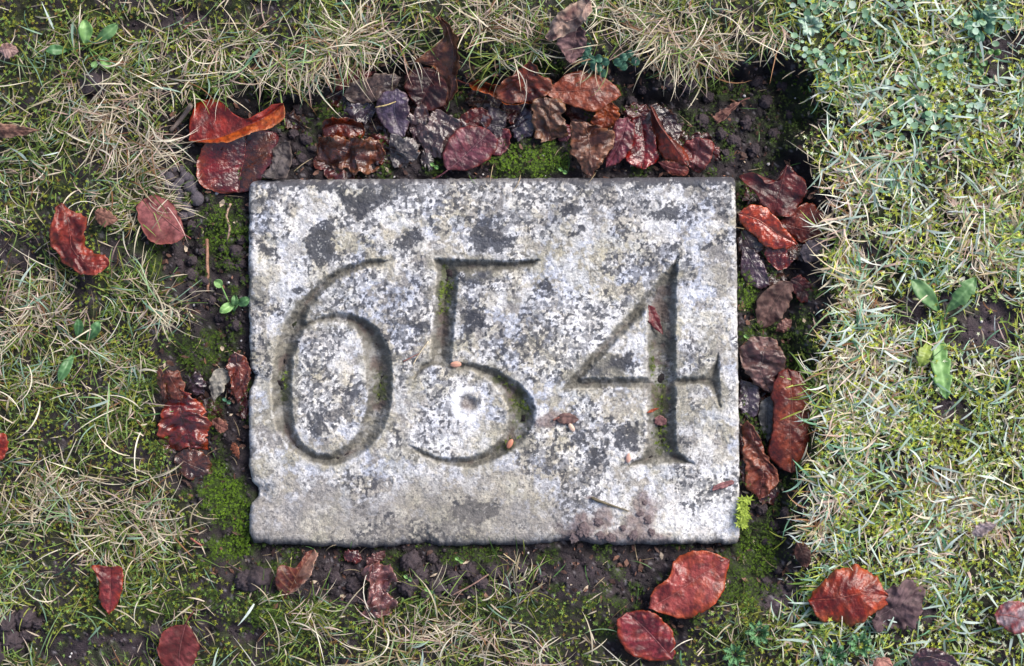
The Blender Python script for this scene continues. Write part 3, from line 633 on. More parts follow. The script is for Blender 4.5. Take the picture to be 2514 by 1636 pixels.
# --- right top cluster
leaf('orange brown leaf lobe behind the crumpled brown leaf', [(1500, 250, 8), (1488, 285, 6), (1476, 322, 4)], [(1520, 268, 9), (1512, 305, 6)], [(1472, 266, 8), (1450, 300, 6)], (lin(150, 74, 40), lin(116, 50, 32), lin(160, 90, 50)), lift=7, wave=1)
leaf('dark red upright leaf with a wavy lower edge in the cluster above the stone', [(1572, 284, 6), (1578, 330, 5), (1582, 375, 6), (1576, 416, 4)], [(1606, 296, 8), (1612, 350, 7), (1616, 390, 6), (1590, 412, 6)], [(1552, 292, 7), (1548, 340, 6), (1536, 390, 8), (1556, 408, 6)], (lin(132, 36, 34), lin(84, 26, 26), lin(150, 50, 44)), mat=M_SOAKED, wave=2, bulge=3, lift=4)
leaf('purple red ribbed leaf between the crumpled brown leaf and the dark red upright leaf', [(1540, 288, 10), (1532, 320, 9), (1516, 362, 7), (1488, 412, 4)], [(1556, 306, 10), (1556, 350, 8), (1526, 396, 6)], [(1516, 292, 11), (1506, 322, 10), (1498, 366, 8), (1484, 396, 5)], (lin(124, 66, 76), lin(94, 42, 50), lin(120, 50, 44)), bulge=3, vein=.7, lift=9)
leaf('crumpled brown leaf with a pointed tail reaching the stone top edge', [(1436, 300, 12), (1444, 340, 11), (1450, 385, 8), (1452, 434, 5)], [(1468, 312, 13), (1508, 322, 14), (1502, 358, 11), (1486, 388, 8), (1464, 420, 5)], [(1408, 300, 12), (1396, 330, 11), (1402, 374, 9), (1424, 400, 7), (1434, 424, 5)], (lin(134, 92, 76), lin(94, 58, 48), lin(160, 116, 92)), crumple=2.2, vein=.6, lift=11, ragged=5)
leaf('dark wrinkled brown leaf behind the long russet ridge leaf', [(1598, 258, 8), (1630, 292, 8), (1662, 344, 5)], [(1616, 262, 8), (1652, 294, 8), (1668, 326, 6)], [(1600, 284, 8), (1624, 322, 7), (1650, 348, 5)], DBR, mat=M_SOAKED, crumple=.9, lift=6, grow=1.7, ragged=7)
leaf('flat pinkish leaf lobe under the russet ridge leaf, near the stone', [(1616, 398, 4), (1650, 414, 5), (1692, 418, 4)], [(1640, 396, 7), (1680, 404, 7)], [(1636, 422, 2), (1664, 434, 2), (1686, 428, 2)], PNK, vein=.5, lift=3)
leaf('long russet leaf folded into a steep ridge in the cluster above the stone', [(1596, 258, 12), (1618, 305, 15), (1646, 345, 14), (1690, 408, 7)], [(1608, 270, 10), (1636, 326, 10), (1668, 352, 8), (1694, 396, 6)], [(1598, 290, 6), (1610, 345, 5), (1628, 384, 5), (1662, 402, 5)], (lin(126, 48, 34), lin(88, 32, 26), lin(150, 78, 52)), bulge=2, vein=.3, lift=7, stalk=0)
leaf('dusky pink leaf with bent lobes at the right end of the top cluster', [(1716, 336, 8), (1712, 372, 8), (1702, 422, 4)], [(1746, 348, 9), (1752, 376, 7), (1738, 404, 6), (1718, 424, 4)], [(1680, 348, 8), (1682, 380, 7), (1692, 410, 5)], (lin(142, 84, 84), lin(112, 58, 60), lin(140, 70, 62)), crumple=1.4, bulge=2, lift=4)
leaf('small pointed brown leaf alone on dark soil off the upper right stone corner', [(1818, 250, 6), (1790, 272, 5), (1756, 296, 3)], [(1800, 254, 7), (1768, 272, 6), (1752, 286, 4)], [(1806, 266, 4), (1782, 290, 3), (1762, 304, 3)], (lin(150, 106, 92), lin(110, 72, 66), lin(160, 120, 104)), mat=M_DRY, lift=4, stalk=26)
# --- pale withered pair at the top edge of the picture
leaf('pale withered curled leaf caught in the grass above the clump of round leaves', [(1450, 2, 30), (1420, 40, 30), (1372, 66, 24), (1344, 98, 18)], [(1440, -4, 30), (1388, 20, 30), (1356, 50, 26), (1340, 88, 18)], [(1456, 16, 28), (1436, 56, 26), (1392, 84, 18), (1352, 102, 14)], (lin(180, 150, 136), lin(130, 96, 92), lin(200, 176, 158)), mat=M_DRY, crumple=1.2, lift=2, wave=2)
leaf('dusky pink withered leaf hanging below the pale curled leaf', [(1424, 62, 20), (1408, 96, 14), (1402, 156, 8)], [(1436, 80, 20), (1440, 116, 14), (1420, 144, 10)], [(1396, 74, 20), (1366, 102, 16), (1384, 134, 12)], (lin(140, 108, 108), lin(100, 72, 76), lin(150, 116, 112)), mat=M_DRY, crumple=1.4, lift=2)
# --- right column
leaf('dark violet leaf pressed into the gap by the right side of the stone', [(1822, 604, 2), (1850, 650, 4), (1890, 700, 2)], [(1850, 614, 4), (1880, 660, 4)], [(1818, 640, 2), (1826, 684, 2), (1866, 712, 2)], (lin(76, 56, 70), lin(52, 36, 46), lin(80, 56, 62)), mat=M_SOAKED, vein=.4, lift=2)
leaf('blackish leaf tucked against the right side of the stone above the violet leaf', [(1820, 566, 2), (1836, 596, 3), (1850, 628, 2)], [(1854, 572, 4), (1868, 610, 3)], [(1816, 590, 2), (1824, 618, 2)], DBR, mat=M_SOAKED, lift=1, grow=1.45)
leaf('small glossy red leaf under the orange leaf beside the stone', [(1960, 606, 4), (1924, 622, 5), (1876, 626, 3)], [(1930, 604, 6), (1888, 602, 5)], [(1946, 642, 3), (1918, 664, 3), (1890, 646, 2)], (lin(132, 50, 42), lin(98, 32, 30), lin(150, 70, 60)), mat=M_SOAKED, vein=.6, lift=3)
leaf('russet leaf half under the straw at the right bank, beside the orange leaf', [(1910, 545, 4), (1955, 560, 6), (2024, 576, 5)], [(1945, 520, 7), (1985, 498, 8), (2020, 528, 7)], [(1938, 580, 4), (1972, 598, 4), (2006, 592, 4)], (lin(124, 54, 42), lin(94, 36, 30), lin(140, 66, 46)), wave=1, lift=4)
leaf('bright orange leaf against the right side of the stone, glossy', [(1812, 524, 6), (1860, 540, 8), (1910, 574, 8), (1960, 600, 6)], [(1836, 504, 8), (1868, 504, 10), (1900, 530, 11), (1940, 576, 9)], [(1818, 550, 4), (1846, 574, 5), (1874, 602, 6), (1918, 612, 6)], (lin(178, 74, 34), lin(150, 52, 28), lin(190, 90, 50)), bulge=3, vein=.4, lift=6, mat=M_SOAKED)
leaf('dark red folded leaf at the upper right corner of the stone', [(1932, 404, 12), (1920, 450, 9), (1908, 492, 8), (1900, 534, 5)], [(1962, 428, 12), (1978, 478, 10), (1946, 524, 8)], [(1892, 452, 12), (1850, 424, 12), (1818, 432, 9), (1850, 470, 8), (1872, 508, 7)], (lin(112, 46, 46), lin(78, 30, 32), lin(126, 62, 54)), wave=2, vein=.6, lift=9, ragged=5)
leaf('grey brown ribbed leaf hanging over the moss by the right side of the stone', [(1948, 692, 9), (1916, 722, 8), (1890, 764, 5), (1868, 806, 3)], [(1944, 730, 7), (1920, 780, 5), (1888, 804, 3)], [(1916, 690, 9), (1880, 710, 8), (1856, 752, 5), (1856, 784, 3)], (lin(112, 84, 78), lin(80, 54, 52), lin(120, 94, 84)), mat=M_DRY, bulge=2, vein=.5, lift=4)
leaf('dark red leaf in the shade of the right bank beside the grey brown ribbed leaf', [(1940, 686, 3), (1966, 700, 4), (1990, 740, 2)], [(1966, 676, 5), (1994, 700, 4)], [(1946, 716, 2), (1968, 744, 2)], DRED, lift=2)
leaf('grey leaf flake under the straw of the right bank', [(1962, 620, 6), (2000, 610, 8), (2040, 600, 6)], [(1980, 594, 8), (2020, 586, 8)], [(1980, 644, 4), (2020, 636, 5)], (lin(92, 84, 92), lin(66, 58, 66), lin(100, 90, 94)), mat=M_DRY, lift=3)
leaf('small pinkish brown leaf scrap below the grey brown ribbed leaf', [(1904, 814, 2), (1922, 802, 4), (1944, 786, 3)], [(1912, 792, 4), (1930, 782, 4)], [(1922, 816, 2), (1940, 808, 2)], (lin(140, 100, 92), lin(110, 72, 68), lin(150, 110, 96)), lift=2, rib=False)
leaf('blue black leaf wedged along the right side of the stone beside the big russet leaf', [(1818, 930, 2), (1836, 975, 3), (1836, 1030, 2)], [(1858, 946, 4), (1866, 990, 3), (1856, 1024, 2)], [(1816, 960, 2), (1816, 1006, 2)], BLU, mat=M_SOAKED, lift=1)
leaf('greenish grey leaf between the blue black leaf and the big russet leaf', [(1892, 972, 3), (1882, 1020, 4), (1884, 1086, 2)], [(1904, 1000, 4), (1900, 1060, 3)], [(1868, 990, 4), (1862, 1030, 3)], (lin(116, 116, 116), lin(88, 88, 90), lin(124, 122, 116)), mat=M_DRY, vein=.3, lift=2)
leaf('rounded purple brown wrinkled leaf leaning on the right side of the stone', [(1890, 828, 10), (1876, 870, 10), (1868, 910, 7), (1892, 966, 3)], [(1912, 846, 11), (1932, 884, 9), (1920, 920, 6), (1904, 952, 4)], [(1846, 828, 10), (1818, 856, 8), (1822, 900, 6), (1856, 944, 4)], (lin(126, 96, 92), lin(92, 62, 62), lin(140, 110, 100)), crumple=1.6, vein=.7, bulge=2, lift=9)
leaf('big russet leaf with raised parallel ribs in the gap right of the stone', [(1934, 904, 9), (1944, 980, 10), (1940, 1070, 9), (1944, 1162, 4)], [(1966, 920, 9), (1996, 962, 7), (1992, 1050, 6), (1982, 1150, 4)], [(1912, 916, 9), (1896, 960, 8), (1898, 1040, 7), (1886, 1110, 5), (1914, 1148, 4)], (lin(144, 72, 54), lin(112, 46, 38), lin(120, 52, 42)), bulge=3.5, vein=1.1, nvein=9, lift=5, ragged=3)
leaf('red brown twisted leaf lying along the lower right side of the stone', [(1836, 1034, 7), (1852, 1090, 7), (1872, 1150, 5), (1864, 1226, 3)], [(1862, 1066, 8), (1888, 1130, 7), (1914, 1164, 5), (1888, 1210, 3)], [(1822, 1050, 4), (1826, 1120, 4), (1834, 1200, 3)], (lin(146, 80, 62), lin(110, 50, 42), lin(168, 110, 88)), crumple=1.8, vein=.8, lift=5)
leaf('dark red leaf edge squeezed under the lower right side of the stone', [(1818, 1070, 1), (1830, 1130, 2), (1826, 1196, 1)], [(1838, 1090, 2), (1842, 1160, 2)], [(1814, 1100, 0), (1815, 1160, 0)], DRED, mat=M_SOAKED, lift=1)
# --- left column
leaf('wavy red leaf with a bent tail lying in the grass left of the stone', [(152, 498, 20), (168, 550, 18), (178, 610, 16), (215, 648, 16), (268, 652, 15)], [(180, 514, 18), (210, 540, 16), (208, 590, 15), (236, 622, 14), (266, 634, 14)], [(134, 516, 20), (124, 586, 19), (144, 632, 17), (180, 668, 15), (230, 676, 15)], (lin(146, 62, 52), lin(112, 42, 38), lin(160, 84, 66)), wave=2.2, crumple=1, vein=.8, lift=4, ragged=5)
leaf('flat dusky rose leaf under arching straw beside the grey soil pellets', [(456, 578, 5), (420, 550, 7), (382, 518, 8), (348, 492, 8)], [(444, 540, 6), (420, 498, 7), (380, 478, 8)], [(424, 598, 6), (376, 598, 7), (350, 562, 8), (336, 512, 9)], (lin(146, 86, 86), lin(124, 66, 66), lin(140, 74, 66)), bulge=1.5, vein=.2, lift=6, stalk=16, vein_mix=.3, mat=M_DRY, dim=.8, sat=1.0)
leaf('dark brown glossy leaf under the ribbed red leaf left of the stone', [(430, 1118, 2), (464, 1140, 4), (512, 1160, 3)], [(460, 1102, 5), (504, 1114, 6), (520, 1140, 4)], [(432, 1150, 2), (470, 1182, 2), (502, 1176, 2)], (lin(92, 52, 40), lin(60, 34, 30), lin(120, 74, 56)), mat=M_SOAKED, wave=2, lift=2)
leaf('glossy dark red leaf with comb like ribs and orange tip left of the stone', [(432, 935, 12), (440, 990, 12), (452, 1045, 10), (470, 1106, 6)], [(460, 970, 12), (492, 990, 12), (510, 1050, 9), (504, 1098, 6)], [(412, 960, 11), (396, 1000, 10), (390, 1050, 8), (414, 1094, 5)], (lin(112, 34, 30), lin(72, 24, 24), lin(176, 78, 36)), mat=M_SOAKED, vein=1.6, nvein=9, bulge=2, lift=5, slope=1.0, crumple=1.8, wave=2.5, ragged=9)
leaf('upright brown leaf base rising above the comb ribbed red leaf', [(408, 908, 14), (424, 940, 13), (446, 986, 10)], [(440, 914, 14), (452, 950, 12)], [(398, 930, 13), (414, 972, 11)], (lin(118, 62, 50), lin(88, 42, 36), lin(140, 86, 66)), lift=6, crumple=1)
leaf('thin curled brown leaf strip beside the upright brown leaf base', [(390, 902, 14), (398, 940, 12), (402, 990, 6)], [(398, 910, 14), (408, 960, 10)], [(384, 916, 12), (392, 964, 8)], (lin(120, 74, 60), lin(84, 50, 44), lin(150, 104, 84)), lift=4, rib=False)
leaf('torn chestnut leaf standing in the notch of the left side of the stone', [(574, 862, 12), (590, 910, 10), (584, 992, 4)], [(606, 880, 12), (616, 922, 8), (600, 966, 5)], [(558, 884, 9), (562, 930, 7), (568, 966, 4)], (lin(116, 54, 40), lin(82, 36, 30), lin(140, 80, 58)), mat=M_SOAKED, crumple=1.6, lift=3)
leaf('whitish papery leaf scrap beside the torn chestnut leaf', [(548, 904, 9), (536, 940, 7), (524, 990, 4)], [(562, 918, 9), (556, 946, 7)], [(526, 910, 8), (512, 944, 6)], GRYW, mat=M_DRY, crumple=1.2, lift=5)
leaf('small muddy pink leaf flake among crumbs left of the stone', [(520, 1030, 3), (538, 1044, 4), (560, 1056, 3)], [(536, 1026, 5), (556, 1040, 4)], [(524, 1048, 3), (544, 1062, 3)], (lin(146, 96, 84), lin(112, 70, 62), lin(160, 112, 94)), mat=M_DRY, lift=4, rib=False)
leaf('tiny orange brown leaf tip on the moss left of the stone', [(572, 1086, 3), (578, 1104, 5), (586, 1128, 3)], [(582, 1094, 4), (588, 1112, 4)], [(566, 1098, 3), (574, 1116, 3)], (lin(160, 96, 66), lin(130, 74, 54), lin(170, 110, 80)), mat=M_DRY, lift=6, rib=False)
leaf('dull purple crumpled leaf among the crumbs beside the whitish papery scrap', [(462, 930, 5), (484, 944, 7), (502, 968, 5)], [(482, 914, 7), (506, 940, 6)], [(462, 950, 4), (482, 972, 4)], (lin(92, 72, 82), lin(66, 50, 58), lin(100, 80, 84)), mat=M_SOAKED, crumple=1.6, lift=3, rib=False)
# --- bottom
leaf('brown leaf folded along its pale midrib below the stone, its stalk towards the grass', [(702, 1464, 5), (722, 1432, 7), (738, 1398, 9), (772, 1348, 8)], [(680, 1446, 9), (676, 1412, 12), (690, 1386, 12), (722, 1396, 9), (748, 1360, 8)], [(722, 1452, 10), (750, 1430, 16), (766, 1400, 18), (778, 1362, 14)], (lin(110, 56, 44), lin(84, 40, 34), lin(120, 70, 58)), cols_r=(lin(186, 140, 126), lin(150, 92, 80), lin(206, 170, 152)), vein=.5, lift=3, stalk=22, veinc=lin(180, 130, 90), vein_mix=.35)
leaf('shiny crumpled pink brown leaf on crumbs below the middle of the stone', [(914, 1386, 8), (924, 1425, 8), (930, 1465, 6), (930, 1514, 4)], [(944, 1384, 10), (978, 1418, 10), (956, 1440, 7), (958, 1465, 6), (976, 1490, 6)], [(890, 1404, 8), (904, 1436, 6), (906, 1470, 5), (890, 1510, 5)], (lin(142, 96, 94), lin(106, 62, 62), lin(156, 110, 102)), mat=M_SOAKED, crumple=2.8, wave=2, vein=.5, lift=4, ragged=6)
leaf('dark red wet scrap tucked under the bottom edge of the stone', [(842, 1366, 2), (868, 1364, 4), (890, 1374, 2)], [(850, 1352, 3), (876, 1352, 3)], [(852, 1378, 2), (876, 1382, 2)], (lin(104, 50, 50), lin(74, 36, 38), lin(120, 66, 62)), mat=M_SOAKED, lift=2, rib=False)
leaf('dusky brown leaf strip between the stone bottom edge and the crumpled pink brown leaf', [(900, 1388, 3), (922, 1372, 5), (946, 1352, 3)], [(902, 1370, 4), (926, 1356, 4)], [(918, 1388, 3), (944, 1370, 3)], (lin(110, 72, 70), lin(82, 50, 50), lin(120, 80, 76)), lift=3, rib=False)
leaf('large glossy red leaf with a dark pointed tip below the lower right stone corner', [(1592, 1494, 7), (1650, 1462, 9), (1720, 1414, 10), (1792, 1374, 8)], [(1604, 1450, 7), (1640, 1424, 9), (1662, 1372, 9), (1720, 1352, 9), (1764, 1362, 8)], [(1640, 1510, 9), (1690, 1520, 10), (1740, 1494, 11), (1776, 1452, 11), (1786, 1402, 9)], (lin(164, 84, 80), lin(138, 60, 58), lin(186, 90, 48)), bulge=2, vein=.35, wave=1.6, lift=5, ragged=3, vein_mix=.25)
leaf('ribbed deep red leaf just below the large glossy red leaf', [(1652, 1620, 6), (1614, 1576, 9), (1580, 1540, 9), (1540, 1504, 7)], [(1600, 1622, 7), (1552, 1608, 8), (1524, 1578, 8), (1514, 1528, 8)], [(1658, 1588, 7), (1650, 1548, 9), (1618, 1514, 10), (1574, 1500, 8)], (lin(142, 60, 66), lin(106, 38, 44), lin(168, 74, 48)), bulge=1.5, vein=1.0, nvein=7, wave=1, lift=6)
leaf('domed orange red leaf with a frilled edge beside a grey torn leaf', [(1984, 1474, 7), (2050, 1470, 14), (2120, 1458, 16), (2182, 1464, 10)], [(2030, 1420, 7), (2070, 1394, 8), (2110, 1392, 9), (2160, 1428, 8)], [(2012, 1518, 7), (2066, 1530, 8), (2100, 1536, 9), (2140, 1512, 10), (2174, 1488, 9)], (lin(158, 62, 42), lin(126, 42, 34), lin(186, 104, 76)), bulge=4, vein=.9, nvein=9, wave=1.6, lift=5, ragged=5)
leaf('grey purple torn leaf half under the domed orange red leaf', [(2140, 1524, 10), (2190, 1494, 12), (2266, 1476, 11)], [(2166, 1462, 12), (2206, 1434, 12), (2246, 1430, 11), (2268, 1456, 11)], [(2154, 1552, 9), (2202, 1536, 10), (2240, 1544, 10), (2266, 1508, 10)], (lin(104, 82, 86), lin(78, 56, 62), lin(110, 88, 90)), mat=M_DRY, crumple=1.4, lift=3, ragged=7)
leaf('bent red leaf with a split tip on green moss below the pale straw tuft', [(270, 1392, 10), (270, 1430, 9), (272, 1470, 8), (267, 1510, 5)], [(298, 1392, 11), (302, 1440, 9), (290, 1482, 7)], [(226, 1390, 12), (242, 1424, 10), (243, 1470, 8), (254, 1494, 6)], (lin(142, 62, 62), lin(106, 44, 46), lin(168, 76, 52)), bulge=2, vein=.4, wave=1, lift=4)
leaf('dusky mauve red leaf with a thin stalk at the foot of the bare soil patch', [(456, 1532, 6), (446, 1570, 7), (440, 1610, 7), (440, 1650, 6)], [(420, 1540, 7), (392, 1568, 8), (392, 1620, 7), (416, 1644, 6)], [(476, 1550, 7), (488, 1592, 7), (470, 1636, 6)], (lin(120, 64, 66), lin(94, 44, 46), lin(120, 58, 54)), bulge=1.5, vein=.3, lift=5, stalk=34, mat=M_DRY, dim=.75, sat=1.2)
leaf('sliver of orange red leaf in the grass left of the comb ribbed leaf', [(-14, 1072, 14), (-2, 1100, 14), (-8, 1136, 12)], [(12, 1064, 14), (19, 1096, 14), (10, 1124, 12)], [(-30, 1080, 12), (-34, 1110, 12)], (lin(160, 60, 48), lin(128, 46, 40), lin(170, 80, 56)), lift=4)
leaf('narrow dry brown leaf in the grass level with the top of the stone surround', [(-30, 318, 14), (20, 320, 16), (100, 320, 14)], [(0, 302, 16), (50, 310, 17)], [(0, 338, 12), (52, 334, 14)], (lin(140, 102, 88), lin(104, 70, 62), lin(172, 140, 118)), mat=M_DRY, lift=4, wave=2)
leaf('pale pinkish leaf flake in the mossy grass near the small rosette weed', [(-6, 124, 10), (20, 120, 12), (46, 126, 10)], [(10, 106, 12), (34, 110, 11)], [(10, 140, 9), (34, 140, 9)], (lin(172, 140, 134), lin(140, 104, 100), lin(180, 150, 140)), mat=M_DRY, lift=4, rib=False)
leaf('pinkish red leaf with frosty white blotches in the bright grass', [(2440, 1510, 14), (2480, 1512, 16), (2540, 1530, 14)], [(2460, 1484, 15), (2510, 1480, 16)], [(2454, 1536, 13), (2500, 1556, 13)], (lin(160, 84, 84), lin(200, 180, 186), lin(150, 80, 76)), lift=5, wave=1)
leaf('dark plum leaf half sunk in the grass below the domed orange red leaf', [(2234, 1620, 10), (2280, 1612, 12), (2360, 1640, 10)], [(2270, 1590, 12), (2330, 1606, 12)], [(2250, 1650, 10), (2300, 1660, 10)], (lin(92, 54, 58), lin(68, 38, 44), lin(100, 60, 60)), mat=M_SOAKED, crumple=1, lift=4)
leaf('soft pink leaf flake beside the dark plum leaf', [(2140, 1640, 9), (2168, 1622, 11), (2196, 1642, 9)], [(2150, 1620, 10), (2180, 1616, 10)], [(2150, 1660, 9), (2184, 1660, 9)], (lin(176, 124, 112), lin(140, 92, 86), lin(180, 130, 116)), mat=M_DRY, lift=4, rib=False)
leaf('pale mauve dry leaf lying in the bright grass above the frosty blotched leaf', [(2384, 1310, 15), (2412, 1296, 17), (2448, 1288, 15)], [(2396, 1292, 17), (2424, 1282, 16)], [(2400, 1318, 14), (2430, 1306, 14)], (lin(180, 164, 168), lin(150, 132, 136), lin(196, 180, 176)), mat=M_DRY, lift=5)
leaf('dull brown leaf mostly buried under straw between the wavy red leaf and the rose leaf', [(232, 520, 8), (258, 534, 10), (290, 540, 8)], [(248, 510, 10), (276, 524, 10)], [(240, 548, 8), (266, 556, 8)], (lin(150, 106, 92), lin(118, 78, 68), lin(160, 116, 98)), mat=M_DRY, lift=2, rib=False)
leaf('brown leaf scraps tucked under the bank beside the domed orange red leaf', [(1958, 1330, 6), (1972, 1360, 8), (1980, 1396, 6)], [(1984, 1340, 8), (1992, 1376, 7)], [(1950, 1352, 5), (1962, 1384, 5)], (lin(84, 52, 46), lin(60, 36, 34), lin(94, 62, 54)), mat=M_DRY, lift=2, rib=False)

# --- sodden leaves under the piles
MAR = (lin(98, 44, 42), lin(70, 32, 32), lin(112, 62, 54)); CHO = (lin(92, 60, 52), lin(66, 42, 40), lin(108, 78, 66))
for lab, b_, t_, w_, cc_, lf in [
    ('sodden maroon leaf lying under the crumpled brown wet leaf', (770, 390), (900, 430), 70, MAR, 0), ('dark leaf end showing right of the crumpled brown wet leaf', (900, 330), (962, 420), 60, MAR, 1),
    ('sodden chocolate leaf under the slate blue wet leaf', (910, 300), (1010, 345), 66, CHO, 0), ('sodden leaf between the maroon ribbed leaf and the wrinkled ones', (1000, 260), (1100, 290), 62, MAR, 1),
    ('dark leaf lying below the stalk of the orange lipped leaf', (1140, 236), (1250, 280), 70, CHO, 0), ('sodden maroon leaf under the peaked red brown leaf', (1230, 262), (1330, 292), 66, MAR, 1),
    ('dark crimson leaf under the long flat orange brown leaf', (1390, 262), (1480, 308), 66, MAR, 1), ('sodden leaf lying behind the purple red ribbed leaf', (1530, 262), (1600, 330), 64, MAR, 1),
    ('chocolate leaf between russet ridge leaf and dusky pink leaf', (1640, 330), (1712, 400), 62, CHO, 0), ('dark leaf under the dusky pink leaf at the end of the cluster', (1700, 330), (1770, 396), 56, MAR, 0),
    ('sodden maroon leaf in the gap under the dark red folded leaf', (1830, 452), (1910, 520), 64, MAR, 0), ('dark leaf under the russet leaf of the right bank', (1930, 590), (2020, 640), 60, CHO, 0),
    ('black brown leaf between violet leaf and small glossy red leaf', (1850, 640), (1930, 700), 56, CHO, 0), ('sodden leaf below the rounded purple brown leaf', (1830, 930), (1900, 990), 54, MAR, 0),
    ('dark leaf under the red brown twisted leaf beside the stone', (1830, 1160), (1900, 1240), 58, MAR, 0), ('sodden leaf under the glossy comb ribbed red leaf', (400, 1080), (500, 1140), 70, MAR, 0),
    ('dark leaf between the comb ribbed leaf and the whitish scrap', (470, 980), (550, 1040), 60, CHO, 0), ('sodden maroon leaf under the torn chestnut leaf by the stone', (560, 940), (604, 1030), 44, MAR, 0), ('dark leaf behind the grey brown leaf and its red neighbour', (800, 236), (880, 262), 50, MAR, 0), ('chocolate leaf scrap left of the crumpled brown wet leaf', (690, 288), (750, 320), 44, CHO, 1)]:
    simple(lab, b_, t_, w_, cc_, cup=1.5, mat=M_SOAKED, crumple=.9, wave=2.0, ragged=6, lift=lf, bow=random.uniform(-12, 12))

# --- leaf bits lying on the stone
def bit(label, M, L, R, cols, mat=M_DRY, **kw):
    hs = max(stone_h(p[0], p[1]) for p in M)
    return leaf(label, M, L, R, cols, mat=mat, absz=hs + .0007, name='leaf_fragment', rib=False, nu=20, nv=9, vein=.15, nvein=4, bulge=.6, ragged=1.5, **kw)
bit('small dark red leaf fragment stuck on the upper stem of the carved 4', [(1592, 748, 1), (1604, 778, 0), (1628, 822, 0)], [(1608, 756, 1), (1622, 790, 0)], [(1586, 776, 1), (1606, 806, 0)], (lin(120, 46, 50), lin(90, 40, 44), lin(110, 60, 60)), mat=M_LEAF, dim=.6)
bit('tiny dusky pink leaf fragment in the lower stem of the carved 4', [(1608, 1026), (1622, 1034), (1636, 1042)], [(1622, 1020), (1636, 1030)], [(1608, 1040), (1622, 1046)], (lin(170, 120, 122), lin(140, 96, 98), lin(170, 124, 122)))
bit('thin straight brown leaf fragment near the right edge of the stone', [(1748, 1202), (1772, 1192), (1802, 1182)], [(1752, 1194), (1796, 1178)], [(1752, 1206), (1800, 1190)], (lin(144, 96, 98), lin(120, 76, 80), lin(150, 104, 104)))
bit('tiny orange sliver across the stem of the carved 4', [(1588, 1014), (1600, 1009), (1618, 1002)], [(1596, 1007), (1606, 1003)], [(1596, 1014), (1608, 1009)], (lin(176, 84, 56), lin(150, 66, 46), lin(180, 90, 60)))
bit('muddy brown leaf fragment below the crossbar of the carved 4', [(1362, 1030), (1390, 1022), (1422, 1030)], [(1378, 1016), (1404, 1016)], [(1380, 1040), (1408, 1040)], (lin(128, 98, 92), lin(100, 76, 74), lin(130, 100, 96)))

# ------------------------------------------------------------------ soil clods, pellets, twigs, seeds
SV, SF = icosphere(3)
CLOD_ME = []
for k in range(7):
    q = SV.copy(); sc = 2.0 + .25 * k
    nn = fbm(q[:, 0] * sc + 5 * k, q[:, 1] * sc + q[:, 2] * 2.3 + k, 4, 800 + k) - .5
    rr = 1 + .95 * nn + .5 * (fbm(q[:, 0] * 6 + k, q[:, 1] * 6 + q[:, 2] * 5, 3, 820 + k) - .5)
    q = q * rr[:, None]; q[:, 2] *= .78
    cl = lin(72, 62, 67) * (.45 + 1.1 * fbm(q[:, 0] * 4 + k, q[:, 1] * 4 + q[:, 2] * 3, 4, 840 + k))[:, None]
    o = mesh_np('soil_clod', q, SF, M_CLOD, cl, link=False); CLOD_ME.append(o.data); bpy.data.objects.remove(o)
PEL_ME = []
for k in range(4):
    q = SV.copy(); q *= (1 + .22 * (fbm(q[:, 0] * 2 + 5 * k, q[:, 1] * 2 + q[:, 2] * 2.3, 3, 860 + k) - .5))[:, None]; q[:, 2] *= .8
    cl = lin(92, 86, 94) * (.65 + .7 * fbm(q[:, 0] * 5 + k, q[:, 1] * 5 + q[:, 2] * 3, 4, 870 + k))[:, None]
    o = mesh_np('soil_pellet', q, SF, M_CLOD, cl, link=False); PEL_ME.append(o.data); bpy.data.objects.remove(o)

SMEAR_ME = []
for k in range(4):
    q = SV.copy(); nn = fbm(q[:, 0] * 2.6 + 7 * k, q[:, 1] * 2.6 + q[:, 2] * 1.3, 4, 880 + k) - .5
    q = q * (1 + 1.5 * nn + .5 * (fbm(q[:, 0] * 7 + k, q[:, 1] * 7 + q[:, 2] * 5, 3, 884 + k) - .5))[:, None]
    cl = lin(112, 98, 100) * (.5 + 1.0 * fbm(q[:, 0] * 6 + k, q[:, 1] * 6, 4, 890 + k))[:, None]
    o = mesh_np('soil_clod', q, SF, M_CLOD, cl, link=False); SMEAR_ME.append(o.data); bpy.data.objects.remove(o)
def clod(x, y, r, label, group, pel=False, flat=1.0):
    me = (PEL_ME if pel else CLOD_ME)[random.randrange(4 if pel else 7)] if flat > .3 else SMEAR_ME[random.randrange(4)]
    o = bpy.data.objects.new('soil_pellet' if pel else 'soil_clod', me); COL.objects.link(o)
    z = stone_h(x, y) if on_stone(x, y) else gh1(x, y)
    rm = r * S
    zc = z + rm * .42 * flat
    X, Y, Z = W(x, y, zc); o.location = (float(X), float(Y), float(Z))
    o.rotation_euler = (0, 0, random.uniform(0, 6.28)); o.scale = (rm * random.uniform(.85, 1.15), rm * random.uniform(.85, 1.15), rm * flat)
    tag(o, label, 'soil lump', group)
G1 = ('smooth rounded grey soil pellet heaped above the flat dusky rose leaf', 'soil pellets heaped above the rose leaf')
for x, y, r in [(434, 499, 15), (457, 508, 15), (484, 488, 17), (466, 459, 16), (430, 460, 14), (416, 434, 13), (455, 434, 14), (440, 478, 13), (410, 452, 11), (446, 416, 11), (476, 470, 12), (424, 416, 10), (450, 530, 13), (468, 524, 11), (440, 448, 12), (400, 432, 9), (470, 440, 10), (432, 520, 10)]:
    clod(x, y, r, *G1, pel=True)
G2 = ('rough brown soil clod in the gap left of the stone, near the seedling', 'clods left of the stone')
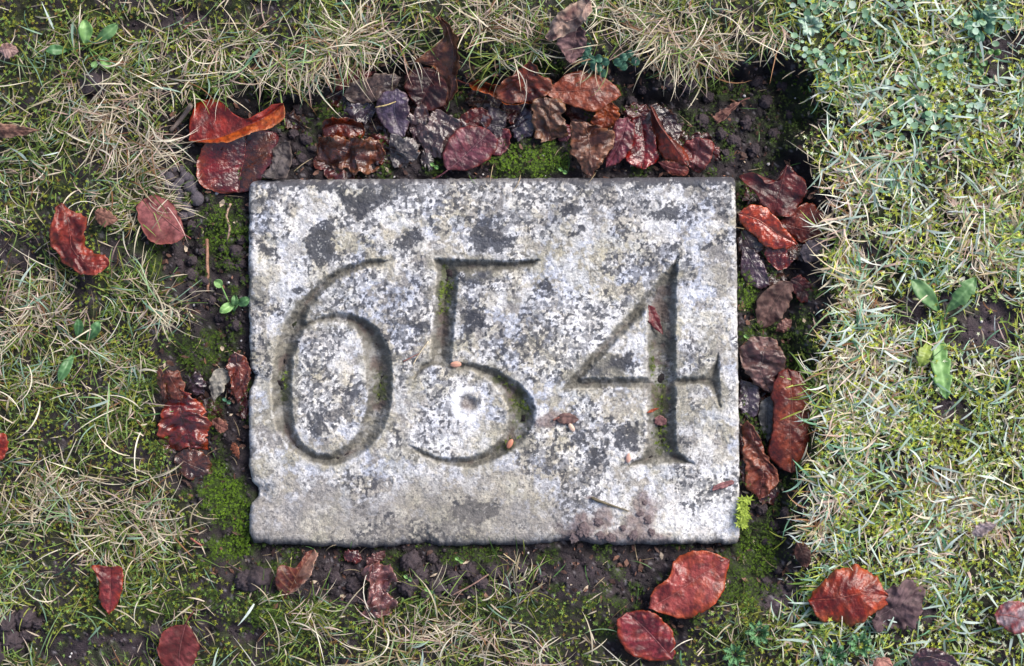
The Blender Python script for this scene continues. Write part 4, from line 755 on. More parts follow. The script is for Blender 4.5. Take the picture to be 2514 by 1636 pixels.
for x, y, r in [(470, 676, 16), (500, 690, 12), (470, 640, 13), (578, 620, 17), (592, 650, 14), (560, 650, 12), (470, 556, 12), (496, 620, 10), (440, 650, 11), (546, 610, 11), (590, 590, 12), (540, 780, 12), (580, 800, 13), (520, 740, 10), (600, 690, 9), (470, 720, 11)]:
    clod(x, y, r, *G2)
G3 = ('rough grey brown soil clod in the row below the bottom edge of the stone', 'clods below the stone')
for x, y, r in [(1006, 1384, 23), (1001, 1444, 22), (1033, 1414, 17), (1071, 1441, 18), (1114, 1422, 18), (1111, 1450, 15), (869, 1438, 19), (848, 1400, 14), (820, 1420, 15), (1150, 1400, 17), (1180, 1430, 17), (1210, 1405, 14), (1160, 1450, 14), (1080, 1400, 13), (1045, 1462, 12), (860, 1470, 15), (1060, 1372, 12), (800, 1395, 12), (1240, 1430, 15), (1280, 1400, 13), (1016, 1360, 11), (1330, 1420, 14), (1270, 1450, 12)]:
    clod(x, y, r, *G3)
clod(634, 1424, 34, 'largest soil clod, a blunt brown lump left of the folded brown leaf', 'clods below the stone'); clod(598, 1428, 22, 'soil clod pressed against the largest brown lump', 'clods below the stone')
G4 = ('dark cracked soil clod in the bare patch of the lawn', 'clods in the bare lawn patch')
for x, y, r in [(17, 1535, 24), (62, 1515, 26), (25, 1572, 28), (60, 1562, 18), (92, 1530, 14), (-10, 1600, 24)]: clod(x, y, r, *G4)
clod(380, 1556, 18, 'single soil clod beside the dusky mauve red leaf', 'clods in the bare lawn patch'); clod(236, 206, 34, 'round blackish soil lump sitting in a hollow of the mossy grass', None, flat=.7)
G5 = ('damp crumbly soil clod spilled on the lower right border of the stone', 'soil spilled on the stone')
for x, y, r in [(1432, 1304, 15), (1468, 1282, 9), (1590, 1277, 9), (1555, 1316, 12), (1500, 1322, 11), (1582, 1234, 6), (1410, 1322, 12), (1600, 1308, 8), (1530, 1296, 6), (1474, 1316, 10), (1572, 1262, 7)]: clod(x, y, r, *G5, flat=.28)
G6 = ('blackish soil clod on the damp bed off the upper right corner of the stone', 'clods on the damp upper right bed')
for x, y, r in [(1722, 300, 18), (1770, 330, 14), (1800, 350, 17), (1740, 240, 14), (1830, 300, 16), (1690, 210, 17), (1640, 200, 15), (1880, 250, 15), (1580, 220, 14), (1850, 370, 15), (1900, 330, 14), (1790, 210, 13), (1860, 200, 12), (1920, 210, 14), (1780, 380, 12), (1550, 250, 13), (1940, 280, 12)]: clod(x, y, r, *G6)
G7 = ('small soil clod on the bed between two leaf clusters above the stone', 'clods along the top bed')
for x, y, r in [(730, 270, 13), (745, 300, 12), (720, 330, 11), (752, 340, 13), (740, 390, 12), (760, 400, 10), (720, 400, 10), (700, 305, 9), (765, 365, 10), (690, 240, 11)]: clod(x, y, r, *G7)
G8 = ('small soil clod on bare ground by the lower right corner of the stone', 'clods off the lower right corner')
for x, y, r in [(1870, 1250, 14), (1900, 1290, 13), (1880, 1330, 12), (1930, 1260, 14), (1850, 1240, 11), (1910, 1400, 12), (1880, 1430, 14), (1940, 1440, 11), (1900, 1210, 12)]: clod(x, y, r, *G8)

def twig(label, pts, r0, r1, colr, name='twig', cat='twig', z=1.2):
    P = []
    for x, y, *h in pts:
        b = stone_h(x, y) if on_stone(x, y) else gh1(x, y)
        P.append((x, y, b + (h[0] if h else z) / 1000))
    C = catmull(P, 14); X, Y, Z = W(C[:, 0], C[:, 1], C[:, 2])
    v_, f_ = tube(np.stack([X, Y, Z], 1), np.linspace(r0, r1, 14) * S, 6)
    v_ = v_ + (RNG.random(v_.shape) - .5) * r0 * S * .3
    o = mesh_np(name, v_, f_, M_TWIG, np.tile(colr, (len(v_), 1)) * (.7 + .6 * RNG.random((len(v_), 1)))); tag(o, label, cat); return o
twig('straight brown twig standing upright to the stone in the left gap, near the seedling', [(508, 588, 4), (509, 640, 5), (510, 716, 3)], 4.5, 4, lin(140, 104, 86))
twig('pale crooked rootlet on the moss below the upper left corner of the stone', [(566, 500, 4), (556, 530, 4), (564, 560, 4), (558, 590, 3)], 3, 3, lin(170, 140, 124))
twig('mottled grey twig slanting beside the red leaf with the orange edge', [(418, 322, 8), (446, 290, 9), (470, 258, 10)], 5, 6, lin(110, 98, 92))
twig('pale straw lying across the slate blue wet leaf', [(922, 264, 17), (950, 258, 18), (982, 246, 17)], 1.8, 1.4, lin(190, 170, 120), 'straw', 'straw')
twig('long thin brown stalk lying over clods below the stone', [(1110, 1462, 9), (1160, 1436, 10), (1200, 1410, 9)], 2.2, 1.8, lin(140, 110, 100))
twig('thin dark rootlet below the moss by the lower left corner of the stone', [(560, 1385, 6), (585, 1400, 7), (600, 1408, 6)], 2.6, 2, lin(70, 60, 60))
twig('dark seed head on a thin green stalk lying on the stone near its soil smear', [(1452, 1222, 1.5), (1475, 1232, 1.5), (1510, 1244, 1), (1545, 1256, .8)], 4.5, 1, lin(96, 88, 70), 'dry_stalk', 'stalk')
twig('pale straw lying in the carved 5 beside its stem', [(1014, 896, 1), (1030, 868, 1.4), (1052, 838, 1.2)], 1.4, 1.1, lin(206, 190, 160), 'straw', 'straw')
twig('short reddish rootlet left of the foot of the carved 5 stem', [(990, 888, .8), (1010, 878, 1), (1030, 868, .8)], 1.2, 1, lin(140, 90, 80))
twig('brown stick fragment on the stone beside the muddy fragment', [(1358, 1032, 1), (1375, 1024, 1.2), (1400, 1018, 1)], 2.4, 1.5, lin(130, 84, 76))
twig('thin pale straw poking from clods below the stone', [(1236, 1360, 8), (1262, 1380, 8), (1276, 1398, 6)], 1.5, 1.2, lin(190, 170, 130), 'straw', 'straw')
twig('short brown twig on the moss left of the lower stone corner', [(468, 1322, 6), (482, 1332, 7), (496, 1340, 6)], 2.6, 2, lin(150, 90, 80))

def seed(label, x, y, ang, L_=13, colr=lin(214, 160, 138)):
    q = SV.copy(); q[:, 0] *= 1.0 - .0 * q[:, 0]; q = q * np.array([L_, L_ * .52, L_ * .42]) * S
    gro = 1 - .25 * np.exp(-(q[:, 1] / (S * 1.3)) ** 2)[:, None] * (q[:, 2:3] > 0)
    o = mesh_np('seed', q, SF, M_WEED, np.tile(colr, (len(q), 1)) * gro)
    z = stone_h(x, y) + L_ * .3 * S
    X, Y, Z = W(x, y, z); o.location = (float(X), float(Y), float(Z)); o.rotation_euler = (0, 0, ang)
    tag(o, label, 'seed')
seed('plump pink seed at the junction of stem and bowl of the carved 5', 1119, 895, .05, 14)
seed('pale seed on the muddy patch below the crossbar of the carved 4', 1403, 1050, -1.0, 12, lin(226, 196, 176))
seed('orange pink seed in the lower bowl of the carved 5', 1252, 1090, 1.1, 13, lin(206, 140, 116))
seed('pale pink seed beside the left serif at the foot of the carved 4', 1543, 1125, 1.4, 12, lin(222, 176, 160))

# loose crumbs (uncountable)
bv, bf = icosphere(0)
def scatter_crumbs():
    n = 30000
    x = RNG.uniform(-60, 2560, n); y = RNG.uniform(-60, 1690, n)
    sd = trench_sd(x, y); ok = ((sd < 10) | (bare_amt(x, y) > .35)) & ~((x > 616) & (x < 1808) & (y > 446) & (y < 1332))
    x, y, sd = x[ok], y[ok], sd[ok]; n = len(x)
    r = (1.2 + 4.6 * RNG.random(n) ** 2.6) * S
    z = ground_h(x, y, sd) + r * .4
    X, Y, Z = W(x, y, z)
    jit = 1 + (RNG.random((n, 12, 1)) - .5) * .7
    v_ = bv[None] * jit * r[:, None, None]; v_[..., 2] *= .75
    v_ = v_ + np.stack([X, Y, Z], 1)[:, None, :]
    f_ = (bf[None] + (np.arange(n) * 12)[:, None, None]).reshape(-1, 3)
    t = RNG.random((n, 1)); base = lin(18, 15, 17) * (1 - t) + lin(84, 74, 80) * t ** 1.5
    wh = RNG.random(n) > .985; base[wh] = lin(200, 196, 196)
    c_ = np.repeat(base, 12, 0)
    tag(mesh_np('soil_crumbs', v_.reshape(-1, 3), f_, M_CLOD, c_, smooth=True), 'loose dark soil crumbs strewn over the bed round the stone', 'soil crumbs', kind='stuff')
scatter_crumbs()

def litter():
    n = 4200
    x = RNG.uniform(380, 2040, n); y = RNG.uniform(150, 1560, n); sd = trench_sd(x, y)
    ok = (sd < 12) & ~((x > 616) & (x < 1808) & (y > 446) & (y < 1332)); x, y, sd = x[ok], y[ok], sd[ok]; n = len(x)
    L_ = (3 + 9 * RNG.random(n) ** 2) * S; w_ = L_ * (.2 + .5 * RNG.random(n)); z = ground_h(x, y, sd) + .0012 + .002 * RNG.random(n)
    X, Y, Z = W(x, y, z); a = RNG.random(n) * 6.28; ca, sa = np.cos(a), np.sin(a)
    q = []
    for i_, j_ in ((-1, -.5), (0, -1), (1, -.3), (.8, .6), (-.2, 1)):
        q.append(np.stack([X + ca * L_ * i_ - sa * w_ * j_, Y + sa * L_ * i_ + ca * w_ * j_, Z + RNG.normal(0, .0007, n)], 1))
    v_ = np.stack(q, 1).reshape(-1, 3); f_ = np.arange(n * 5).reshape(-1, 5)
    k = RNG.random(n); c_ = mixc(lin(50, 34, 32), lin(128, 92, 76), k ** 1.5); pl = RNG.random(n) < .08; c_[pl] = lin(190, 172, 150)
    tag(mesh_np('leaf_litter', v_, f_, M_DRY, np.repeat(c_, 5, 0), smooth=False), 'tiny rotted flakes of leaf and straw strewn over the soil bed', 'litter', kind='stuff')
litter()

# ------------------------------------------------------------------ weeds
def weed_leaf(root, base, tip, wid, cols, zb=None, lobes=0, lob=.35, rise=6, round_=False, name='leaf', stem=None, seed=0, absz=None):
    b = np.array(base, float); t = np.array(tip, float); d = t - b; L_ = np.hypot(*d); d /= L_; n = np.array([-d[1], d[0]])
    nu_, nv_ = (26, 9) if not lobes else (48, 9)
    q = np.linspace(0, 1, nu_)
    prof = np.sin(math.pi * np.clip(q, 0, 1) ** (1.25 if not round_ else .9)) ** (.7 if not round_ else .55)
    prof = np.maximum(prof, .05)
    if lobes: prof = prof * (1 - lob * ((q * lobes * 1.5) % 1.0) ** 1.3 * np.sin(math.pi * q) ** .3)
    ctr = b[None] + d[None] * L_ * q[:, None] + n[None] * (np.sin(q * 2.6) * .04 * L_)[:, None]
    vv = np.linspace(-1, 1, nv_)
    P = ctr[:, None, :] + n[None, None] * (prof[:, None] * wid / 2 * vv[None, :])[..., None]
    if zb is None: zb = max(gh1(*base), gh1(*tip)) + .004
    zz = zb + (np.sin(q * 2.2) * rise / 1000)[:, None] + (np.abs(vv)[None, :] * .0016) + (fbm(P[..., 0] / 14 + seed, P[..., 1] / 14, 3, 900 + seed) - .5) * .003
    X, Y, Z = W(P[..., 0], P[..., 1], zz); G = np.stack([X, Y, Z], -1)
    nn = nu_ * nv_; B = G - np.array([0, 0, .0003])
    f = grid_faces(nu_, nv_); id_ = np.arange(nn).reshape(nu_, nv_)
    rim = np.concatenate([id_[:, 0], id_[-1, 1:], id_[-2::-1, -1], id_[0, -2:0:-1]])
    rf = np.stack([rim, np.roll(rim, -1), np.roll(rim, -1) + nn, rim + nn], 1)
    c1, c2 = cols
    m = sstep(.3, .7, fbm(P[..., 0] / 16, P[..., 1] / 16, 3, 910 + seed))[..., None]
    c_ = c1 * (1 - m) + c2 * m
    mr = np.exp(-(vv / .14) ** 2)[None, :, None] * .5; c_ = c_ * (1 - mr) + (np.array(c1) * 1.35 + .05) * mr
    verts = np.concatenate([G.reshape(-1, 3), B.reshape(-1, 3)]); cc = np.concatenate([c_.reshape(-1, 3)] * 2)
    # orientation
    nz = np.cross(G[2, 4] - G[0, 4], G[12, 5] - G[12, 3])[2]
    if nz > 0: f = f[:, ::-1]
    adopt(mesh_np(name, verts, [f, f[:, ::-1] + nn, rf], M_WEED, cc), root)
    if stem is not None:
        p0 = np.array(W(stem[0], stem[1], zb - .002)); p1 = G[1, nv_ // 2]
        ts = np.linspace(0, 1, 6)[:, None]; pth = p0 * (1 - ts) + p1 * ts + np.array([0, 0, .002]) * np.sin(ts * math.pi)
        tv, tf = tube(pth, .0006, 5); adopt(mesh_np('leaf_stalk', tv, tf, M_WEED, np.tile(np.array(c2) * 1.1, (len(tv), 1))), root)

GR1 = (lin(112, 150, 96), lin(88, 128, 78)); GR2 = (lin(96, 140, 92), lin(72, 112, 66)); GRB = (lin(84, 128, 104), lin(64, 104, 86)); GRY2 = (lin(140, 158, 72), lin(116, 138, 60)); GRL = (lin(140, 180, 112), lin(116, 160, 88))
def weed(label, at, cat='weed', name='weed', group=None):
    r = empty(name, tuple(float(k) for k in W(at[0], at[1], gh1(*at)))); tag(r, label, cat, group); return r
r = weed('small rosette weed with pale green spoon shaped leaves near the blackish soil lump', (215, 115))
for i, (b, t, wd, cl) in enumerate([((209, 112), (206, 48), 36, GRL), ((232, 104), (288, 58), 30, GR1), ((168, 124), (112, 125), 26, GR2), ((244, 138), (272, 166), 24, GRL), ((236, 150), (228, 168), 16, GR1)]): weed_leaf(r, b, t, wd, cl, stem=(216, 116), seed=i, rise=7)
r = weed('weed with three narrow green leaves in mossy grass left of the stone', (196, 842))
for i, (b, t, wd) in enumerate([((190, 832), (192, 782), 24), ((212, 838), (243, 788), 28), ((182, 868), (146, 938), 28)]): weed_leaf(r, b, t, wd, GR2, stem=(196, 846), seed=10 + i, rise=8)
r = weed('bright green seedling with rounded leaves touching the left side of the stone', (575, 772), 'seedling', 'seedling')
for i, (b, t, wd, cl) in enumerate([((572, 748), (540, 768), 24, GRL), ((574, 752), (576, 724), 18, GR1), ((584, 748), (612, 732), 24, GR2), ((545, 704), (526, 690), 22, GRL)]): weed_leaf(r, b, t, wd, cl, stem=(574, 766), seed=20 + i, rise=5, round_=True)
r = weed('dandelion with long toothed leaves on bare soil in the right lawn', (2312, 785), 'dandelion', 'dandelion')
for i, (b, t, wd, cl, lb) in enumerate([((2308, 768), (2236, 688), 42, GR1, 0), ((2324, 766), (2394, 680), 48, GR1, 2), ((2306, 806), (2328, 980), 54, GRL, 3), ((2284, 836), (2262, 902), 40, GRY2, 2), ((2322, 790), (2350, 782), 14, GRY2, 0)]): weed_leaf(r, b, t, wd, cl, stem=(2312, 786), seed=30 + i, lobes=lb, rise=10)
r = weed('clump of small round blue green leaves at the grass edge above the long flat leaf', (1462, 150), 'weed', 'ground_weed')
for i, (x, y) in enumerate([(1438, 128), (1453, 145), (1470, 162), (1480, 180), (1458, 162), (1444, 112), (1434, 148), (1486, 150), (1470, 140)]): weed_leaf(r, (x - 9, y + 5), (x + 10, y - 6 + (i % 3) * 4), 22, GRB, seed=40 + i, rise=3, round_=True, stem=(1462, 152))
r = weed('small tuft of round blue green leaves beside the larger clump at the grass edge', (1536, 150), 'weed', 'ground_weed')
for i, (x, y) in enumerate([(1531, 140), (1530, 162), (1560, 150), (1546, 132), (1516, 152)]): weed_leaf(r, (x - 9, y + 6), (x + 10, y - 5), 22, GRB, seed=50 + i, rise=3, round_=True, stem=(1538, 150))
r = weed('round leaved green weed beside the bare soil patch in the upper right lawn', (2400, 60), 'weed', 'ground_weed')
for i, (b, t, wd) in enumerate([((2400, 62), (2366, 66), 24), ((2404, 54), (2424, 26), 22), ((2410, 58), (2446, 36), 26), ((2412, 66), (2444, 72), 30), ((2406, 72), (2408, 108), 24), ((2396, 66), (2380, 92), 20), ((2400, 50), (2392, 22), 18)]): weed_leaf(r, b, t, wd, GRB, seed=60 + i, rise=7, stem=(2402, 62))
r = weed('trailing green weed with small oval leaves along the purple soil patch', (2410, 160), 'weed', 'ground_weed')
for i, (x, y) in enumerate([(2413, 130), (2416, 152), (2405, 176), (2420, 196), (2396, 150), (2404, 120)]): weed_leaf(r, (x - 8, y - 6), (x + 8, y + 8), 19, GR1, seed=70 + i, rise=4, round_=True, stem=(2410, 158))
r = weed('tiny two leaved seedling on the purple soil patch', (2446, 138), 'seedling', 'seedling')
weed_leaf(r, (2440, 132), (2458, 124), 16, GRL, seed=80, round_=True, stem=(2442, 140)); weed_leaf(r, (2438, 134), (2428, 122), 14, GRL, seed=81, round_=True)
for lab, cx, cy, k in [('feathery blue green weed below the moss near the ribbed deep red leaf', 1862, 1556, 0), ('feathery pale green weed below the domed orange red leaf', 2110, 1585, 1), ('low feathery weed between the large glossy leaf and the plum leaf', 1805, 1608, 2), ('feathery weed in the grass beside the dark plum leaf', 2050, 1610, 3)]:
    r = weed(lab, (cx, cy), 'weed', 'feathery_weed')
    for i in range(8):
        a = i * .8 + k; rr = 26 + 10 * random.random()
        weed_leaf(r, (cx + 5 * math.cos(a), cy + 5 * math.sin(a)), (cx + rr * math.cos(a), cy + rr * math.sin(a)), 17, (lin(104, 150, 104), lin(80, 122, 76)), seed=90 + 10 * k + i, lobes=3, lob=.6, rise=8)
r = weed('frosted pale green weed rosette in the upper right lawn by the straw', (1990, 60), 'weed', 'ground_weed')
for i in range(9):
    a = i * .7; rr = 22 + 16 * random.random()
    weed_leaf(r, (1990 + 4 * math.cos(a), 60 + 4 * math.sin(a)), (1990 + rr * math.cos(a), 60 + rr * math.sin(a)), 15, (lin(178, 200, 182), lin(140, 172, 150)), seed=140 + i, rise=7)
for i, (lab, x, y) in enumerate([('tiny bright seedling on a clod below the middle of the stone', 1001, 1420), ('tiny blue green seedling under the bottom edge of the stone', 1127, 1376), ('tiny pale seedling among clods near the crumpled pink brown leaf', 1052, 1452), ('tiny seedling beside the purple veined leaf above the stone', 1066, 408), ('tiny pale seedling between moss cushion and crumpled brown leaf', 1381, 420), ('tiny seedling against the right side of the stone above the rounded purple leaf', 1836, 830), ('dark green seedling below the torn chestnut leaf left of the stone', 556, 985)]):
    r = weed(lab, (x, y), 'seedling', 'seedling')
    weed_leaf(r, (x - 1, y), (x - 10, y - 7), 9, GRL if i != 6 else GRB, seed=160 + i, round_=True, rise=3, zb=gh1(x, y) + .008, stem=(x, y)); weed_leaf(r, (x + 1, y), (x + 11, y + 6), 10, GRL if i != 6 else GRB, seed=170 + i, round_=True, rise=3, zb=gh1(x, y) + .008)

# ------------------------------------------------------------------ moss shoots
def moss_stars(name, label, x, y, z, rad, cols, nl=5, up=.6):
    n = len(x); X, Y, Z = W(x, y, z); ctr = np.stack([X, Y, Z], 1)
    a = RNG.random((n, 1)) * 6.28 + np.arange(nl)[None] * 6.28 / nl + (RNG.random((n, nl)) - .5) * .5
    r = rad[:, None] * S * (.7 + .6 * RNG.random((n, nl)))
    dirx, diry = np.cos(a), np.sin(a)
    wv = .22
    tipz = r * up * (RNG.random((n, nl)) - .25)
    v0 = np.stack([dirx * r * .08 - diry * r * wv, diry * r * .08 + dirx * r * wv, 0 * r], -1)
    v1 = np.stack([dirx * r * .08 + diry * r * wv, diry * r * .08 - dirx * r * wv, 0 * r], -1)
    v2 = np.stack([dirx * r, diry * r, tipz], -1)
    v_ = np.stack([v0, v1, v2], 2) + ctr[:, None, None, :]
    f_ = np.arange(n * nl * 3).reshape(-1, 3)
    cc = np.repeat(cols[:, None, :] * (.75 + .5 * RNG.random((n, nl, 1))), 3, axis=1).reshape(n, nl, 3, 3)
    cc[:, :, 2, :] *= 1.25
    tag(mesh_np(name, v_.reshape(-1, 3), f_, M_MOSS, cc.reshape(-1, 3), smooth=False), label, 'moss', kind='stuff')


n = 150000
x = RNG.uniform(360, 2060, n); y = RNG.uniform(120, 1560, n)
m = moss_amt(x, y); keep = (RNG.random(n) < m * .75) & ~((x > 614) & (x < 1812) & (y > 443) & (y < 1336)); x, y = x[keep], y[keep]
sd_ = trench_sd(x, y); h_ = RNG.random(len(x))
z = ground_h(x, y, sd_) + .0005 + .0055 * fbm(x / 16, y / 16, 3, 950) + h_ * .002
br = np.clip(moss_amt(x, y) * .8 + .3 * (fbm(x / 24, y / 24, 3, 951) - .5) + .15 * RNG.random(len(x)), 0, 1)
moss_stars('cushion_moss', 'bright green cushion moss on the soil round the stone', x, y, z, 3.2 + 2.0 * RNG.random(len(x)), mixc(lin(30, 44, 8), lin(112, 146, 30), br ** 1.5 * (.25 + .75 * RNG.random(len(x)))), 4)

n = 170000
x = RNG.uniform(-230, 2740, n); y = RNG.uniform(-230, 1870, n)
sd_ = trench_sd(x, y); ms = fbm(x / 80, y / 80, 4, 960)
RM = [(300, 1000, 200, 160), (260, 70, 190, 60), (2350, 1090, 260, 160), (2250, 190, 260, 150), (2420, 330, 150, 120), (300, 1450, 260, 110), (2050, 80, 120, 60), (2240, 1250, 200, 120), (1900, 1530, 140, 90), (740, 1520, 160, 40), (2460, 1480, 100, 160), (120, 950, 120, 160), (2200, 1420, 100, 60), (420, 140, 180, 80), (760, 60, 120, 50)]
hot = np.zeros(n)
for cx, cy, rx_, ry_ in RM: hot = np.maximum(hot, np.exp(-(((x - cx) / rx_) ** 2 + ((y - cy) / ry_) ** 2) * 1.2))
keep = (sd_ > -6) & (RNG.random(n) < .30 + .65 * hot * sstep(.3, .55, ms) + .12 * sstep(.5, .62, ms)) & (RNG.random(n) > bare_amt(x, y) * .93)
x, y, sd_, ms, hot = x[keep], y[keep], sd_[keep], ms[keep], hot[keep]; n = len(x)
right = sstep(1850, 2050, x)
z = ground_h(x, y, sd_) + .001 + RNG.random(n) * (.004 + .006 * right)
t = np.clip(RNG.random(n) ** 1.7 * .95 + .1 * right, 0, 1)
cl = mixc(lin(54, 64, 16), lin(168, 176, 62), t) * (.85 + .55 * right[:, None])
gr = RNG.random(n) < .3; cl[gr] = mixc(lin(80, 110, 52), lin(140, 170, 84), RNG.random(gr.sum()))
br_ = RNG.random(n) < .05; cl[br_] = lin(110, 84, 44)
fr = (RNG.random(n) < .16 * right); cl[fr] = lin(206, 214, 180)
moss_stars('lawn_moss', 'yellow green starry moss growing through the lawn', x, y, z, 3.2 + 3.4 * RNG.random(n) + .8 * right, cl, 5)

# small round-leaved ground cover in the upper right lawn
def round_cover():
    n = 2600
    x = RNG.uniform(1860, 2700, n); y = RNG.uniform(-200, 420, n); sd = trench_sd(x, y)
    ok = (sd > 12) & (RNG.random(n) < sstep(.46, .6, fbm(x / 70, y / 70, 3, 990)) * (1 - sstep(180, 420, y))) & (RNG.random(n) > bare_amt(x, y) * .8)
    x, y, sd = x[ok], y[ok], sd[ok]; n = len(x)
    r = (5 + 5.5 * RNG.random(n)) * S; z = ground_h(x, y, sd) + .004 + .008 * RNG.random(n)
    X, Y, Z = W(x, y, z); a = np.linspace(0, 6.283, 7, endpoint=False)
    tx, ty_ = RNG.normal(0, .3, n), RNG.normal(0, .3, n)
    rx_ = np.cos(a)[None] * r[:, None]; ry_ = np.sin(a)[None] * r[:, None] * (.75 + .25 * RNG.random((n, 1)))
    ringv = np.stack([X[:, None] + rx_, Y[:, None] + ry_, Z[:, None] + rx_ * tx[:, None] + ry_ * ty_[:, None]], -1)
    ctr = np.stack([X, Y, Z - r * .25], -1)[:, None]
    v_ = np.concatenate([ctr, ringv], 1); b_ = (np.arange(n) * 8)[:, None, None]
    f_ = (b_ + np.array([[0, 1 + j, 1 + (j + 1) % 7] for j in range(7)])[None]).reshape(-1, 3)
    k = RNG.random(n); c_ = mixc(lin(78, 122, 92), lin(150, 184, 150), k); fz = RNG.random(n) < .14; c_[fz] = mixc(lin(150, 184, 160), lin(196, 214, 200), k[fz])
    tag(mesh_np('ground_cover', v_.reshape(-1, 3), f_, M_WEED, np.repeat(c_, 8, 0)), 'tiny round blue green leaves spreading through the upper right lawn', 'ground cover', kind='stuff')
round_cover()

# star moss sprig on the stone's lower right edge and moss in the strokes
n = 60; x = 1824 + RNG.normal(0, 5, n); y = RNG.uniform(1225, 1290, n); x += (y - 1255) * -.05
moss_stars('star_moss', 'yellow green star moss sprig overhanging the lower right edge of the stone', x, y, .0 + RNG.random(n) * .006, 9 + 6 * RNG.random(n), mixc(lin(104, 126, 36), lin(176, 194, 84), RNG.random(n)), 6)
xs, ys = [], []
for cx, cy, rx_, ry_ in GM:
    k = int(rx_ * ry_ / 26); xs.append(RNG.normal(cx, rx_ * .45, k)); ys.append(RNG.normal(cy, ry_ * .45, k))
x = np.concatenate(xs); y = np.concatenate(ys)
gin = np.full(len(x), 60.0)
for gl in GLYPHS: gin = np.minimum(gin, sdf_box(x, y, gl, 60, 60))
ok = (gin < -9) & (fbm(x / 14, y / 14, 3, 970) > .46); x, y = x[ok], y[ok]
z = np.array([stone_h(a, b) for a, b in zip(x, y)]) - .0006
moss_stars('stroke_moss', 'small dark green moss growing in the carved strokes of the stone', x, y, z, 4 + 3 * RNG.random(len(x)), mixc(lin(52, 64, 22), lin(116, 136, 46), RNG.random(len(x)) ** 1.4), 4)

# ------------------------------------------------------------------ grass
def blades(name, label, x, y, ang, L_, wid, e0, e1, curl, cb, ct, segs=6, zoff=None, lay=.0012):
    n = len(x); t = np.linspace(0, 1, segs + 1)
    A_ = ang[:, None] + curl[:, None] * (t[None] - .2)
    E_ = e0[:, None] * (1 - t[None]) + e1[:, None] * t[None]
    st = (L_ / segs)[:, None]
    dx = np.cos(A_) * np.cos(E_) * st; dy = np.sin(A_) * np.cos(E_) * st; dz = np.sin(E_) * st * S
    dx[:, 0] = 0; dy[:, 0] = 0; dz[:, 0] = 0
    PX = x[:, None] + np.cumsum(dx, 1); PY = y[:, None] + np.cumsum(dy, 1)
    g0 = ground_h(x, y); zr = g0 + (0 if zoff is None else zoff)
    PZ = zr[:, None] + np.cumsum(dz, 1)
    gz = ground_h(PX.ravel(), PY.ravel()).reshape(PX.shape)
    ons = (PX > 606) & (PX < 1820) & (PY > 434) & (PY < 1344); gz = np.where(ons, .0012, gz)
    PZ = np.maximum(PZ, gz + lay)
    for _ in range(2): PZ[:, 1:-1] = np.maximum(PZ[:, 1:-1], (PZ[:, :-2] + PZ[:, 2:]) / 2 - .0006)
    X, Y, Z = W(PX, PY, PZ); C = np.stack([X, Y, Z], -1)
    sx_, sy_ = -np.sin(A_), np.cos(A_)
    prof = np.clip(1.05 - t ** 2.2, .08, 1)[None] * np.minimum(1, .55 + t * 2)[None]
    hw = wid[:, None] * S * .5 * prof
    tilt = (RNG.random((n, 1)) - .5) * 1.2
    side = np.stack([sx_ * hw * np.cos(tilt), -sy_ * hw * np.cos(tilt), hw * np.sin(tilt) + 0 * sx_], -1)
    v_ = np.stack([C - side, C + side], 2)              # n, segs+1, 2, 3
    per = (segs + 1) * 2; base = (np.arange(n) * per)[:, None, None]
    k = (np.arange(segs) * 2)[None, :, None]
    f_ = (base + k + np.array([0, 2, 3, 1])[None, None, :]).reshape(-1, 4)
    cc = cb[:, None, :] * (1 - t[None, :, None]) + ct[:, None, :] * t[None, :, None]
    cc = np.repeat(cc[:, :, None, :], 2, 2)
    tag(mesh_np(name, v_.reshape(-1, 3), f_, M_GRASS, cc.reshape(-1, 3)), label, 'grass', kind='stuff')

HOT = [(300, 300, 150, 120), (390, 420, 100, 120), (420, 540, 80, 80), (440, 740, 120, 60), (220, 1240, 220, 80), (420, 1290, 140, 90), (700, 120, 260, 70), (940, 110, 220, 70), (1600, 80, 260, 70), (1800, 90, 160, 60), (2080, 430, 110, 90),
       (2100, 540, 110, 100), (2080, 690, 100, 90), (2140, 860, 140, 80), (2100, 990, 110, 90), (1200, 1570, 260, 60), (1000, 1560, 200, 60), (1450, 1560, 80, 50), (2420, 480, 120, 120), (2360, 1240, 150, 100), (2050, 1180, 60, 90), (2470, 660, 60, 100), (330, 180, 120, 60), (1250, 60, 110, 60), (80, 780, 120, 100)]
def straw_amt(x, y):
    h = np.zeros(len(x))
    for cx, cy, rx_, ry_ in HOT: h = np.maximum(h, np.exp(-(((x - cx) / rx_) ** 2 + ((y - cy) / ry_) ** 2)))
    return h

